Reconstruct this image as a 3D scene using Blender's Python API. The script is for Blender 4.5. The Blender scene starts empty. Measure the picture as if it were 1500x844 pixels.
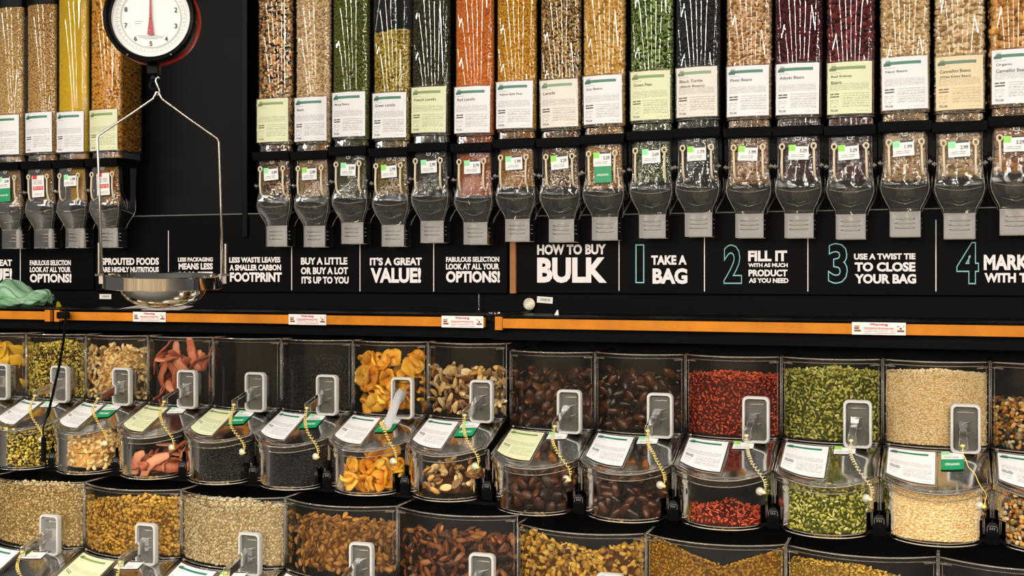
import bpy, math, random
import numpy as np
from mathutils import Vector, Matrix, Euler
random.seed(7); rng = np.random.default_rng(11)
S = bpy.context.scene
COL = S.collection
# ------------------------------------------------------------------ camera
F, TH, HZ, ZC = 1720.0, math.radians(20.5), 402.0, 1.45
cam_d = bpy.data.cameras.new('camera'); cam = bpy.data.objects.new('camera', cam_d); COL.objects.link(cam)
cam_d.sensor_width = 36; cam_d.lens = F/1500*36; cam_d.shift_y = -(422-HZ)/1500
cam.location = (0, 0, ZC); cam.rotation_euler = (math.pi/2, 0, TH)
S.camera = cam
CT, ST = math.cos(TH), math.sin(TH)
def P(px, py, Y):
    """photo pixel -> world point on the plane y = Y"""
    u = (px-750)/F; t = Y/(CT+u*ST)
    return Vector((t*(u*CT-ST), Y, ZC+t*(HZ-py)/F))
# ------------------------------------------------------------------ world, lights, exposure
w = bpy.data.worlds.new('world'); S.world = w; w.use_nodes = True
w.node_tree.nodes['Background'].inputs[0].default_value = (1, .93, .84, 1)
w.node_tree.nodes['Background'].inputs[1].default_value = .10
def strip_light(x, y0, y1, z, wid, power, col):
    d = bpy.data.lights.new('ceiling_tube_light', 'AREA'); d.shape = 'RECTANGLE'; d.size = wid; d.size_y = abs(y1-y0)
    d.energy = power; d.color = col
    o = bpy.data.objects.new('ceiling_tube_light', d); COL.objects.link(o); o.location = (x, (y0+y1)/2, z)
for i in range(11):
    strip_light(-9.0+i*1.7, -24, .3, ZC+2.35, .085, 690, (1, .925, .82))
S.view_settings.view_transform = 'Standard'; S.view_settings.look = 'None'
S.view_settings.gamma = 1; S.view_settings.use_curve_mapping = False
S.view_settings.exposure = 0.1
try:
    S.cycles.transparent_max_bounces = 24; S.cycles.max_bounces = 8
    S.cycles.caustics_reflective = False; S.cycles.caustics_refractive = False
except Exception: pass

# ------------------------------------------------------------------ materials
def newmat(name):
    m = bpy.data.materials.new(name); m.use_nodes = True; nt = m.node_tree
    for n in list(nt.nodes): nt.nodes.remove(n)
    out = nt.nodes.new('ShaderNodeOutputMaterial'); return m, nt, out
def c4(c): return (c[0], c[1], c[2], 1)
def bump(nt, scale, strength, dist, vec=None, detail=3):
    tc = nt.nodes.new('ShaderNodeTexCoord'); mp = nt.nodes.new('ShaderNodeMapping'); mp.inputs['Scale'].default_value = vec or (1, 1, 1)
    no = nt.nodes.new('ShaderNodeTexNoise'); no.inputs['Scale'].default_value = scale; no.inputs['Detail'].default_value = detail
    b = nt.nodes.new('ShaderNodeBump'); b.inputs['Strength'].default_value = strength; b.inputs['Distance'].default_value = dist
    nt.links.new(tc.outputs['Object'], mp.inputs[0]); nt.links.new(mp.outputs[0], no.inputs['Vector']); nt.links.new(no.outputs['Fac'], b.inputs['Height'])
    return b.outputs[0]
def plain(name, col, rough=.5, metal=0, spec=.5, nb=None, var=0, vscale=30, trans=0):
    m, nt, out = newmat(name); p = nt.nodes.new('ShaderNodeBsdfPrincipled')
    p.inputs['Base Color'].default_value = c4(col); p.inputs['Roughness'].default_value = rough; p.inputs['Metallic'].default_value = metal
    p.inputs['Specular IOR Level'].default_value = spec
    if var:
        tc = nt.nodes.new('ShaderNodeTexCoord'); no = nt.nodes.new('ShaderNodeTexNoise'); no.inputs['Scale'].default_value = vscale; no.inputs['Detail'].default_value = 6
        r = nt.nodes.new('ShaderNodeValToRGB'); r.color_ramp.elements[0].position = .3; r.color_ramp.elements[1].position = .7
        r.color_ramp.elements[0].color = c4([max(0, v*(1-var)) for v in col]); r.color_ramp.elements[1].color = c4([min(1, v*(1+var)) for v in col])
        nt.links.new(tc.outputs['Object'], no.inputs['Vector']); nt.links.new(no.outputs['Fac'], r.inputs[0]); nt.links.new(r.outputs[0], p.inputs['Base Color'])
    if nb: nt.links.new(bump(nt, *nb), p.inputs['Normal'])
    nt.links.new(p.outputs[0], out.inputs[0]); return m
def clear(name, tint=(.95, .94, .92), haze=.03, hazecol=(.8, .75, .68), rough=.04, ior=1.5, nb=None, hazemix=None):
    """thin clear plastic: transparent, a little diffuse haze, fresnel reflection"""
    m, nt, out = newmat(name); L = nt.links.new
    tr = nt.nodes.new('ShaderNodeBsdfTransparent'); tr.inputs[0].default_value = c4(tint)
    df = nt.nodes.new('ShaderNodeBsdfDiffuse'); df.inputs[0].default_value = c4(hazecol)
    gl = nt.nodes.new('ShaderNodeBsdfGlossy'); gl.inputs['Roughness'].default_value = rough
    fr = nt.nodes.new('ShaderNodeFresnel'); fr.inputs[0].default_value = ior
    m1 = nt.nodes.new('ShaderNodeMixShader'); m1.inputs[0].default_value = haze
    if hazemix:
        tc = nt.nodes.new('ShaderNodeTexCoord'); no = nt.nodes.new('ShaderNodeTexNoise'); no.inputs['Scale'].default_value = hazemix; no.inputs['Detail'].default_value = 5
        mr = nt.nodes.new('ShaderNodeMapRange'); mr.inputs[1].default_value = .35; mr.inputs[2].default_value = .75; mr.inputs[3].default_value = haze*.4; mr.inputs[4].default_value = haze*1.8
        L(tc.outputs['Object'], no.inputs['Vector']); L(no.outputs['Fac'], mr.inputs[0]); L(mr.outputs[0], m1.inputs[0])
    m2 = nt.nodes.new('ShaderNodeMixShader')
    L(tr.outputs[0], m1.inputs[1]); L(df.outputs[0], m1.inputs[2]); L(fr.outputs[0], m2.inputs[0]); L(m1.outputs[0], m2.inputs[1]); L(gl.outputs[0], m2.inputs[2])
    if nb:
        b = bump(nt, *nb); L(b, gl.inputs['Normal']); L(b, fr.inputs['Normal'])
    L(m2.outputs[0], out.inputs[0]); return m
class E:
    """tiny node expression helper"""
    def __init__(s, nt, sock): s.nt, s.k = nt, sock
    def op(s, o, b=None, rev=False):
        n = s.nt.nodes.new('ShaderNodeMath'); n.operation = o
        a, c = (b, s) if rev else (s, b)
        for i, q in enumerate((a, c)):
            if isinstance(q, E): s.nt.links.new(q.k, n.inputs[i])
            elif q is not None: n.inputs[i].default_value = q
        return E(s.nt, n.outputs[0])
    def __add__(s, b): return s.op('ADD', b)
    def __mul__(s, b): return s.op('MULTIPLY', b)
    def gt(s, b): return s.op('GREATER_THAN', b)
    def lt(s, b): return s.op('LESS_THAN', b)
    def frac(s): return s.op('FRACT')
    def floor(s): return s.op('FLOOR')
    def mx(s, b): return s.op('MAXIMUM', b)
    def btw(s, a, b): return s.gt(a)*s.lt(b)
def uvE(nt):
    tc = nt.nodes.new('ShaderNodeTexCoord'); sp = nt.nodes.new('ShaderNodeSeparateXYZ'); nt.links.new(tc.outputs['UV'], sp.inputs[0])
    u = E(nt, sp.outputs[0]); t = E(nt, sp.outputs[1])*-1+1
    return u, t
def noiseE(nt, u, v):
    c = nt.nodes.new('ShaderNodeCombineXYZ'); nt.links.new(u.k, c.inputs[0]); nt.links.new(v.k, c.inputs[1])
    n = nt.nodes.new('ShaderNodeTexNoise'); n.inputs['Scale'].default_value = 1; n.inputs['Detail'].default_value = 1; nt.links.new(c.outputs[0], n.inputs['Vector'])
    return E(nt, n.outputs['Fac'])
def masks_mat(name, paper, layers, rough=.35):
    m, nt, out = newmat(name); u, t = uvE(nt)
    cur = None; col = nt.nodes.new('ShaderNodeRGB'); col.outputs[0].default_value = c4(paper); cur = col.outputs[0]
    for fn, c in layers:
        mk = fn(nt, u, t); mx = nt.nodes.new('ShaderNodeMix'); mx.data_type = 'RGBA'
        nt.links.new(mk.k, mx.inputs[0]); nt.links.new(cur, mx.inputs[6]); mx.inputs[7].default_value = c4(c); cur = mx.outputs[2]
    p = nt.nodes.new('ShaderNodeBsdfPrincipled'); p.inputs['Roughness'].default_value = rough; nt.links.new(cur, p.inputs[0])
    nt.links.new(p.outputs[0], out.inputs[0]); return m
def rect(u0, u1, t0, t1): return lambda nt, u, t: u.btw(u0, u1)*t.btw(t0, t1)
def lines(u0, u1, t0, t1, n, thr, fu=40, duty=.5):
    def f(nt, u, t):
        q = t*n
        return u.btw(u0, u1)*t.btw(t0, t1)*q.frac().lt(duty)*noiseE(nt, u*fu, q.floor()*7.3).gt(thr)
    return f
def grid_lines(u0, u1, t0, t1, n): 
    return lambda nt, u, t: u.btw(u0, u1)*t.btw(t0, t1)*(t*n).frac().lt(.18)
def card(name, paper, green, ink=(.05, .045, .045)):
    soft = tuple(.45*a+.55*b for a, b in zip(ink, paper)); 
    return masks_mat(name, paper, [
        (rect(.07, .86, .085, .145), green), (rect(.04, .2, .11, .165), tuple(.6*x for x in green)), (lines(.08, .2, .045, .085, 30, .4), ink),
        (lines(.06, .93, .4, .54, 36, .42), soft), (lines(.06, .3, .19, .22, 36, .42), soft),
        (lines(.06, .27, .6, .7, 20, .36, 25, .55), ink), (lines(.06, .26, .72, .88, 26, .5), soft),
        (lines(.34, .93, .6, .88, 28, .5, 34), soft), (grid_lines(.33, .95, .59, .9, 20), soft),
        (lines(.68, .92, .93, .96, 33, .45), soft)])
GREEN = (.02, .2, .12)
M = {}
M['black'] = plain('black_plastic', (.003, .003, .0032), .35, spec=.08)
M['black_matte'] = plain('black_painted_steel', (.003, .003, .0033), .5, spec=.04, nb=(60, .1, .002))
M['board'] = plain('charcoal_board', (.008, .008, .009), .4, spec=.06, var=.25, vscale=2)
M['sign'] = plain('black_sign_vinyl', (.0025, .0025, .003), .35, spec=.04)
M['white_ink'] = plain('sign_white_lettering', (.8, .74, .74), .5)
M['cyan_ink'] = plain('sign_cyan_line', (.25, .55, .58), .5)
M['ink'] = plain('dark_ink', (.05, .045, .045), .6)
M['red_ink'] = plain('red_ink', (.45, .02, .03), .6)
M['pale_ink'] = plain('pale_lettering', (.75, .9, .78), .5)
M['wood'] = plain('orange_wood_laminate', (.56, .185, .008), .45, spec=.2, var=.16, vscale=14)
M['wood_dark'] = plain('brown_wood_edge', (.3, .11, .02), .5, var=.2, vscale=14)
M['clear'] = clear('clear_hopper_plastic', (.97, .97, .96), .008, nb=(9, .05, .003, (1.6, 1.6, .12), 0), rough=.012)
M['chute'] = clear('clear_chute_plastic', (.60, .57, .52), .03, (.85, .8, .74), .06, 1.5, nb=(30, .3, .003), hazemix=9)
M['spout'] = clear('frosted_spout_plastic', (.82, .8, .78), .27, (.92, .9, .88), .15, 1.5)
M['bin'] = clear('clear_bin_plastic', (.95, .93, .89), .008, (.7, .6, .48), .06, 1.5, nb=(9, .25, .005), hazemix=6)
M['bowl'] = clear('dusty_bowl_plastic', (.94, .92, .88), .014, (.7, .6, .46), .09, 1.4, nb=(9, .25, .005), hazemix=6)
M['lid'] = clear('lid_plastic', (.88, .84, .76), .015, (.66, .54, .40), .10, 1.38, nb=(11, .2, .004), hazemix=5)
M['rim'] = clear('plastic_edge', (.75, .73, .7), .3, (.62, .57, .5), .12, 1.5)
M['rim_warm'] = clear('bright_plastic_edge', (.8, .76, .7), .5, (.74, .68, .56), .12, 1.5)
M['frost'] = plain('grey_frosted_plastic', (.55, .54, .51), .35)
M['frost_in'] = clear('smoky_plastic_panel', (.5, .49, .44), .3, (.3, .29, .25), .15, 1.5)
M['grey_handle'] = plain('light_grey_plastic', (.5, .5, .5), .35)
M['cream'] = plain('cream_plastic', (.8, .68, .47), .4)
M['cord_y'] = plain('pale_yellow_cord', (.86, .68, .2), .4)
M['cord_c'] = plain('cream_cord', (.8, .7, .42), .4)
M['chrome'] = plain('polished_steel', (.8, .78, .74), .07, 1)
M['wire'] = plain('steel_wire', (.62, .56, .47), .25, 1)
M['red'] = plain('red_enamel', (.75, .014, .012), .22)
M['dial'] = plain('white_dial', (.83, .84, .82), .4)
M['pointer'] = plain('dark_red_pointer', (.4, .01, .03), .35)
M['bag'] = clear('thin_green_bag', (.66, .94, .7), .36, (.5, .88, .56), .16, 1.5, nb=(55, .9, .006))
M['yellow'] = plain('yellow_scrap', (.8, .55, .02), .5)
M['sticker'] = plain('white_sticker', (.75, .71, .66), .5)
M['puck'] = plain('worn_cream_disc', (.6, .58, .45), .6, var=.4, vscale=60)
M['green_tag'] = plain('green_tag', (.005, .3, .12), .4)
M['card_w'] = card('white_card', (.84, .84, .86), GREEN)
M['card_g'] = card('pale_green_card', (.76, .78, .5), (.2, .33, .1), (.12, .14, .06))
M['card_i'] = card('ivory_card', (.8, .76, .68), (.2, .35, .2))
M['card_t'] = card('tan_card', (.8, .66, .4), (.1, .2, .12), (.2, .13, .07))
def tagm(name, g): return masks_mat(name, (.85, .86, .86), [(rect(-.1, .34, -.1, .42), g), (rect(.36, .97, .0, .12), (.02, .02, .02)),
    (lines(.08, .8, .6, .9, 9, .42, 18, .4), (.25, .25, .25))])
M['tag_lime'] = tagm('price_tag_lime', (.3, .75, .08)); M['tag_mint'] = tagm('price_tag_mint', (.3, .8, .42)); M['tag_red'] = masks_mat('price_tag_red', (.85, .84, .84), [
    (rect(.05, .42, -.1, .17), (.75, .02, .02)), (lines(.1, .85, .22, .42, 22, .42, 18), (.3, .3, .3)), (rect(.08, .93, .5, .68), (.7, .08, .07)), (lines(.15, .85, .54, .64, 20, .48, 14), (.85, .8, .8)), (lines(.2, .85, .82, .92, 22, .45, 18), (.3, .3, .3))])
M['warn'] = masks_mat('warning_sticker', (.8, .76, .74), [(lines(.22, .8, .42, .95, 7, .4, 22, .32), (.5, .12, .12)), (lines(.04, .17, .28, .8, 5, .42, 9, .8), (.2, .06, .03)), (lines(.84, .97, .28, .8, 5, .42, 9, .8), (.2, .06, .03))])
M['barcode'] = masks_mat('barcode_sticker', (.7, .7, .64), [(lambda nt, u, t: u.btw(.2, .85)*t.btw(.25, .7)*noiseE(nt, u*60, t*.01).gt(.5), (.03, .03, .03))])
M['pan_card'] = masks_mat('folded_flyer', (.7, .68, .62), [(lines(.05, .95, .1, .9, 3, .55, 9, .6), (.5, .2, .2))])

def grain_mat(name, cols, rough=.45, spec=.4, gain=1.0):
    """cols: list of colours picked by the per-grain value"""
    m, nt, out = newmat(name); p = nt.nodes.new('ShaderNodeBsdfPrincipled'); p.inputs['Roughness'].default_value = rough; p.inputs['Specular IOR Level'].default_value = spec
    a = nt.nodes.new('ShaderNodeAttribute'); a.attribute_name = 'rnd'
    oi = nt.nodes.new('ShaderNodeObjectInfo')
    ad = nt.nodes.new('ShaderNodeMath'); ad.operation = 'ADD'; nt.links.new(a.outputs['Fac'], ad.inputs[0]); nt.links.new(oi.outputs['Random'], ad.inputs[1])
    fr = nt.nodes.new('ShaderNodeMath'); fr.operation = 'FRACT'; nt.links.new(ad.outputs[0], fr.inputs[0])
    r = nt.nodes.new('ShaderNodeValToRGB'); cr = r.color_ramp; n = len(cols)
    while len(cr.elements) < n: cr.elements.new(.5)
    for i, c in enumerate(cols): cr.elements[i].position = i/max(1, n-1); cr.elements[i].color = c4([q*min(gain if i else 1, .93/max(c)) for q in c])
    nt.links.new(fr.outputs[0], r.inputs[0]); nt.links.new(r.outputs[0], p.inputs[0]); nt.links.new(p.outputs[0], out.inputs[0]); return m
def core_mat(name, col): return plain(name, col, .8, spec=.1, var=.3, vscale=180)

# ------------------------------------------------------------------ mesh helpers
class MB:
    def __init__(s): s.v = []; s.f = []; s.uv = None
    def add(s, vs, fs):
        o = len(s.v); s.v += [tuple(v) for v in vs]; s.f += [tuple(i+o for i in f) for f in fs]; return s
    def box(s, x0, x1, y0, y1, z0, z1, b=0):
        if b <= 0:
            vs = [(x, y, z) for x in (x0, x1) for y in (y0, y1) for z in (z0, z1)]
            return s.add(vs, [(0, 1, 3, 2), (4, 6, 7, 5), (0, 4, 5, 1), (2, 3, 7, 6), (0, 2, 6, 4), (1, 5, 7, 3)])
        rings = []
        for z, d in ((z0, b), (z0+b, 0), (z1-b, 0), (z1, b)):
            rings.append([(x0+b, y0+d, z), (x1-b, y0+d, z), (x1-d, y0+b, z), (x1-d, y1-b, z), (x1-b, y1-d, z), (x0+b, y1-d, z), (x0+d, y1-b, z), (x0+d, y0+b, z)])
        return s.loft(rings, caps=True)
    def loft(s, rings, caps=False, closed=True):
        n = len(rings[0]); vs = [p for r in rings for p in r]; fs = []
        for i in range(len(rings)-1):
            for j in range(n if closed else n-1):
                k = (j+1) % n; fs.append((i*n+j, i*n+k, (i+1)*n+k, (i+1)*n+j))
        if caps: fs += [tuple(range(n))[::-1], tuple((len(rings)-1)*n+j for j in range(n))]
        return s.add(vs, fs)
    def tube(s, path, r, n=6, closed=False, flat=1.0):
        pts = [Vector(p) for p in path]; rs = r if isinstance(r, (list, tuple)) else [r]*len(pts); rings = []; m = len(pts)
        up = None
        for i, p in enumerate(pts):
            if closed: d = pts[(i+1) % m]-pts[i-1]
            else: d = pts[min(i+1, m-1)]-pts[max(i-1, 0)]
            if d.length < 1e-9: d = Vector((0, 0, 1))
            d.normalize()
            if up is None:
                up = Vector((0, 0, 1)) if abs(d.z) < .9 else Vector((1, 0, 0))
            a = d.cross(up)
            if a.length < 1e-4: a = d.cross(Vector((0, 1, 0)))
            a.normalize(); b = a.cross(d).normalized(); up = b
            rings.append([p+a*math.cos(t)*rs[i]+b*math.sin(t)*rs[i]*flat for t in [2*math.pi*k/n for k in range(n)]])
        if closed: rings.append(rings[0])
        return s.loft(rings, caps=not closed)
    def lathe(s, prof, n=24, c=(0, 0, 0), axis='z'):
        rings = []
        for r, h in prof:
            ring = []
            for k in range(n):
                a = 2*math.pi*k/n
                ring.append((c[0]+r*math.cos(a), c[1]+r*math.sin(a), c[2]+h) if axis == 'z' else (c[0]+r*math.cos(a), c[1]+h, c[2]+r*math.sin(a)))
            rings.append(ring)
        return s.loft(rings)
    def grid(s, fn, nu, nv):
        vs = [fn(i/nu, j/nv) for j in range(nv+1) for i in range(nu+1)]
        fs = [(j*(nu+1)+i, j*(nu+1)+i+1, (j+1)*(nu+1)+i+1, (j+1)*(nu+1)+i) for j in range(nv) for i in range(nu)]
        s.uv = [(i/nu, j/nv) for j in range(nv+1) for i in range(nu+1)]
        return s.add(vs, fs)
    def mesh(s, name, mat, smooth=None):
        me = bpy.data.meshes.new(name); me.from_pydata(s.v, [], s.f); me.materials.append(mat)
        if s.uv and len(s.uv) == len(s.v):
            l = me.uv_layers.new(name='UVMap')
            for lp in me.loops: l.data[lp.index].uv = s.uv[lp.vertex_index]
        if smooth: me.shade_smooth(); 
        if smooth and smooth < 3: me.set_sharp_from_angle(angle=smooth)
        return me
def link(name, me, parent=None, loc=(0, 0, 0), rot=None):
    o = bpy.data.objects.new(name, me); COL.objects.link(o); o.location = loc
    if rot is not None: o.rotation_euler = rot
    if parent: o.parent = parent
    return o
CACHE = {}
def cached(key, fn):
    if key not in CACHE: CACHE[key] = fn()
    return CACHE[key]
def tag(o, label, cat, group=None, kind=None):
    if label: o['label'] = label
    if cat: o['category'] = cat
    if group: o['group'] = group
    if kind: o['kind'] = kind
    return o
def thing(name, label, cat, loc, group=None):
    return tag(link(name, None, None, loc), label, cat, group)
def struct(name, mb, mat, smooth=None):
    o = link(name, mb.mesh(name, mat, smooth)); o['kind'] = 'structure'; return o
def text_data(s, bold=.02, outline=0):
    def f():
        c = bpy.data.curves.new('txt', 'FONT'); c.body = s; c.size = 1; c.resolution_u = 3; c.align_x = 'LEFT'
        if outline: c.fill_mode = 'NONE'; c.bevel_depth = outline; c.bevel_resolution = 0; c.offset = .03
        else: c.offset = bold
        o = bpy.data.objects.new('txt', c); COL.objects.link(o); dg = bpy.context.evaluated_depsgraph_get(); dg.update()
        me = bpy.data.meshes.new_from_object(o.evaluated_get(dg)); bpy.data.objects.remove(o)
        v = np.empty(len(me.vertices)*3); me.vertices.foreach_get('co', v); v = v.reshape(-1, 3)
        return v, [tuple(p.vertices) for p in me.polygons]
    return cached(('txt', s, bold, outline), f)
def lettering(s, x0, x1, z0, z1, mapf, mat, parent, bold=.02, outline=0, name='lettering'):
    v, fs = text_data(s, bold, outline)
    mn, mx = v.min(0), v.max(0); q = (v-mn)/np.maximum(mx-mn, 1e-6)
    out = [mapf(x0+(x1-x0)*a, z0+(z1-z0)*b) for a, b, _ in q]
    me = bpy.data.meshes.new(name); me.from_pydata(out, [], fs); me.materials.append(mat)
    return link(name, me, parent)

# ------------------------------------------------------------------ grains
def ico(level):
    import bmesh
    bm = bmesh.new(); bmesh.ops.create_icosphere(bm, subdivisions=level, radius=1)
    v = np.array([x.co[:] for x in bm.verts]); f = np.array([[q.index for q in p.verts] for p in bm.faces]); bm.free(); return v, f
def arc_tube(R, ang, r, n=6, m=8, flat=.8):
    mb = MB(); pts = []; rs = []
    for i in range(m):
        t = i/(m-1); a = (t-.5)*ang; pts.append((R*math.sin(a), R*math.cos(a)-R*.75, 0)); rs.append(r*(.25+.95*math.sin(math.pi*(.1+.8*t))**.6*(1.1-.25*t)))
    mb.tube(pts, rs, n, flat=flat); return mb
def tri(mb):
    f = []
    for p in mb.f:
        for i in range(1, len(p)-1): f.append((p[0], p[i], p[i+1]))
    return np.array(mb.v), np.array(f)
def shape(kind):
    r = np.random.default_rng(abs(hash_str(kind)) % 1000)
    base = kind.split(':')[0]; var = int(kind.split(':')[1]) if ':' in kind else 0; r = np.random.default_rng(var*17+len(base))
    if base == 'seed': v, f = ico(1); return v*[1, .62, .5], f
    if base == 'round': v, f = ico(1); return v*[1, .95, .9], f
    if base == 'lens': v, f = ico(1); return v*[1, 1, .45], f
    if base == 'bean':
        v, f = ico(2 if var else 1); v = v*[1, .66, .6]*(1 if var else 1.12); v[:, 1] += .14*v[:, 0]**2-.05; return v, f
    if base == 'pea': v, f = ico(2 if var else 1); return v*[1, .93, .9]*(1 if var else 1.1), f
    if base == 'half':
        v, f = ico(1); v = v*[1, .9, .6]; v[:, 2] = np.where(v[:, 2] < 0, v[:, 2]*.2, v[:, 2]); return v, f
    if base == 'pepita': v, f = ico(1); v = v*[1, .52, .2]; v[:, 1] *= (1-.35*v[:, 0]); return v, f
    if base == 'flake': v, f = ico(1); v = v*[1, .8, .2]+r.normal(0, .1, v.shape); return v, f
    if base == 'goji': v, f = ico(1); v = v*[1, .36, .3]; v[:, 2] += r.normal(0, .06, len(v)); return v, f
    if base == 'raisin': v, f = ico(1); n = r.normal(0, .07, (len(v), 1)); return v*(1+n)*[1, .7, .6], f
    if base == 'chunk': v, f = ico(1); return v*(1+r.normal(0, .22, (len(v), 1)))*[1, .8, .7], f
    if base == 'cashew': return tri(arc_tube(.66, 2.7, .44))
    if base == 'almond':
        v, f = ico(2); v = v*[1, .56, .32]; v[:, 1] *= (1-.4*np.clip(v[:, 0], -1, 1)); v[:, 2] += .03*np.sin(v[:, 1]*20); return v, f
    if base == 'pecan':
        v, f = ico(2); v = v*[1, .45, .3]; v[:, 2] -= .16*np.exp(-(v[:, 1]/.09)**2)*(v[:, 2] > 0); v[:, 2] += .06*np.sin(v[:, 0]*9)*(abs(v[:, 1]) > .12); v[:, 1] += .12*v[:, 0]**2; return v, f
    if base == 'brazil':
        v, f = ico(2); v = v*[1, .45, .42]; v[:, 2] *= np.where(v[:, 1] > 0, 1.1, .75); v[:, 1] += .18*v[:, 0]**2
        v *= (1+r.normal(0, .02, (len(v), 1))); return v, f
    if base == 'halfnut':
        v, f = ico(2); v = v*[1, .55, .45]; v[:, 2] = np.where(v[:, 2] > .05, .05, v[:, 2]); return v, f
    if base == 'date':
        v, f = ico(3); n = .07*np.sin(v[:, 1]*13+v[:, 0]*3+var)*np.cos(v[:, 2]*9+var*2)+.03*np.sin(v[:, 0]*17+var); v = v*(1+n[:, None])*[1, .5, .42]; return v, f
    if base == 'fig':
        v, f = ico(3); n = .09*np.sin(v[:, 1]*9+v[:, 0]*7+var)*np.cos(v[:, 2]*11+var); v = v*(1+n[:, None])*[1, .72, .4]; return v, f
    if base == 'ring':
        mb = MB(); pts = []; rs = []; m = 26
        for i in range(m):
            a = 2*math.pi*i/m; R = .60*(1+.12*math.sin(2*a+var)+.06*math.sin(5*a+var*2)); pts.append((R*math.cos(a), R*math.sin(a)*.85, .22*math.sin(2*a+var*1.3)+.07*math.sin(5*a)))
            rs.append(.41*(1+.14*math.sin(3*a+var)+.09*math.sin(9*a)))
        mb.tube(pts, rs, 9, closed=True, flat=.42); return tri(mb)
    if base == 'slab':
        v, f = ico(3); n = .1*np.sin(v[:, 0]*5+var)+.06*np.sin(v[:, 1]*11+var); v = v*(1+n[:, None])*[1, .72, .14]; v[:, 2] += .22*np.sin(v[:, 0]*2.5+var)*.8; return v, f
    if base == 'strip':
        mb = MB(); pts = []; rs = []; m = 14
        for i in range(m):
            t = i/(m-1)*2-1; pts.append((t, .13*math.sin(t*2.5+var), .14*math.sin(t*3+var*2))); rs.append(.27*(1-.55*abs(t)**4)*(1+.10*math.sin(i*2.1+var)))
        mb.tube(pts, rs, 8, flat=.3); return tri(mb)
def hash_str(s): return sum(ord(c)*(i+3) for i, c in enumerate(s))
def SH(kind): return cached(('shape', kind), lambda: shape(kind))
def small(kind):
    """coarser version for very small grains"""
    v, f = ico(1) if kind != 'x' else ico(1)
    return v, f
def rot_frames(n, normals, tilt, axis=None):
    """random spins about the normals, normals tilted by random amounts"""
    nn = normals+rng.normal(0, tilt, (n, 3)); nn /= np.linalg.norm(nn, axis=1)[:, None]
    r = rng.normal(size=(n, 3)); a = np.cross(nn, r) if axis is None else axis+.35*r-nn*np.sum((axis+.35*r)*nn, axis=1)[:, None]; a /= np.linalg.norm(a, axis=1)[:, None]; b = np.cross(nn, a)
    return np.stack([a, b, nn], axis=2)
def np_mesh(name, V, Fc, mats, mi=None, rnd=None):
    me = bpy.data.meshes.new(name); me.vertices.add(len(V)); me.vertices.foreach_set('co', V.astype(np.float32).ravel())
    me.loops.add(Fc.size); me.loops.foreach_set('vertex_index', Fc.astype(np.int32).ravel())
    me.polygons.add(len(Fc)); me.polygons.foreach_set('loop_start', np.arange(0, Fc.size, 3, dtype=np.int32))
    for m in mats: me.materials.append(m)
    if mi is not None: me.polygons.foreach_set('material_index', mi.astype(np.int32))
    me.update(calc_edges=True)
    if rnd is not None:
        at = me.attributes.new('rnd', 'FLOAT', 'POINT'); at.data.foreach_set('value', rnd.astype(np.float32))
    me.shade_smooth(); return me
def outline_sample(ol, s):
    """ol (n,2) polyline, s in [0,1] -> points, outward normals"""
    d = np.linalg.norm(np.diff(ol, axis=0), axis=1); L = np.concatenate([[0], np.cumsum(d)]); q = s*L[-1]
    x = np.interp(q, L, ol[:, 0]); y = np.interp(q, L, ol[:, 1])
    k = np.clip(np.searchsorted(L, q, side='right')-1, 0, len(d)-1); t = np.diff(ol, axis=0)[k]/d[k][:, None]
    return x, y, np.stack([t[:, 1], -t[:, 0]], 1), L[-1]
def pile_points(ol, z0, ztop, sp, centre, slope, top=True, rough=.0, zmax=None):
    """points on a heap: wall along the outline, then its top surface. ztop(x)->z"""
    x0, y0, n0, L = outline_sample(ol, np.array([0.0])); zt_m = float(np.mean(ztop(ol[:, 0])))
    nu = max(2, int(L/sp)); nv = max(1, int((zt_m-z0)/(sp*.86)))
    U, Vv = np.meshgrid(np.arange(nu), np.arange(nv)); u = (U+.5*(Vv % 2)+rng.uniform(-.35, .35, U.shape)+.25)/nu; v = (Vv+.5+rng.uniform(-.35, .35, U.shape))/nv
    u = np.clip(u.ravel(), 0, 1); v = v.ravel()
    x, y, n, _ = outline_sample(ol, u); zt = ztop(x); z = z0+(zt-z0)*v
    Pw = np.stack([x, y, z], 1); Nw = np.stack([n[:, 0], n[:, 1], np.zeros(len(x))], 1)
    if not top: return Pw, Nw
    c = np.array(centre, float); R = np.mean(np.hypot(ol[:, 0]-c[0], ol[:, 1]-c[1])); nt_ = int(L*R*.4/(sp*sp))
    u = rng.uniform(0, 1, nt_); t = 1-np.sqrt(rng.uniform(0, 1, nt_)); x, y, n, _ = outline_sample(ol, u)
    X = x+(c[0]-x)*t; Y = y+(c[1]-y)*t; Z = ztop(x)*(1-t)+float(ztop(np.array([c[0]]))[0])*t+slope*(Y-y)+rng.normal(0, rough, nt_)
    if zmax is not None: Z = np.minimum(Z, zmax)
    Pt = np.stack([X, Y, Z], 1); Nt = np.tile([0, -.25, .97], (nt_, 1))
    return np.concatenate([Pw, Pt]), np.concatenate([Nw, Nt])
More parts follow.
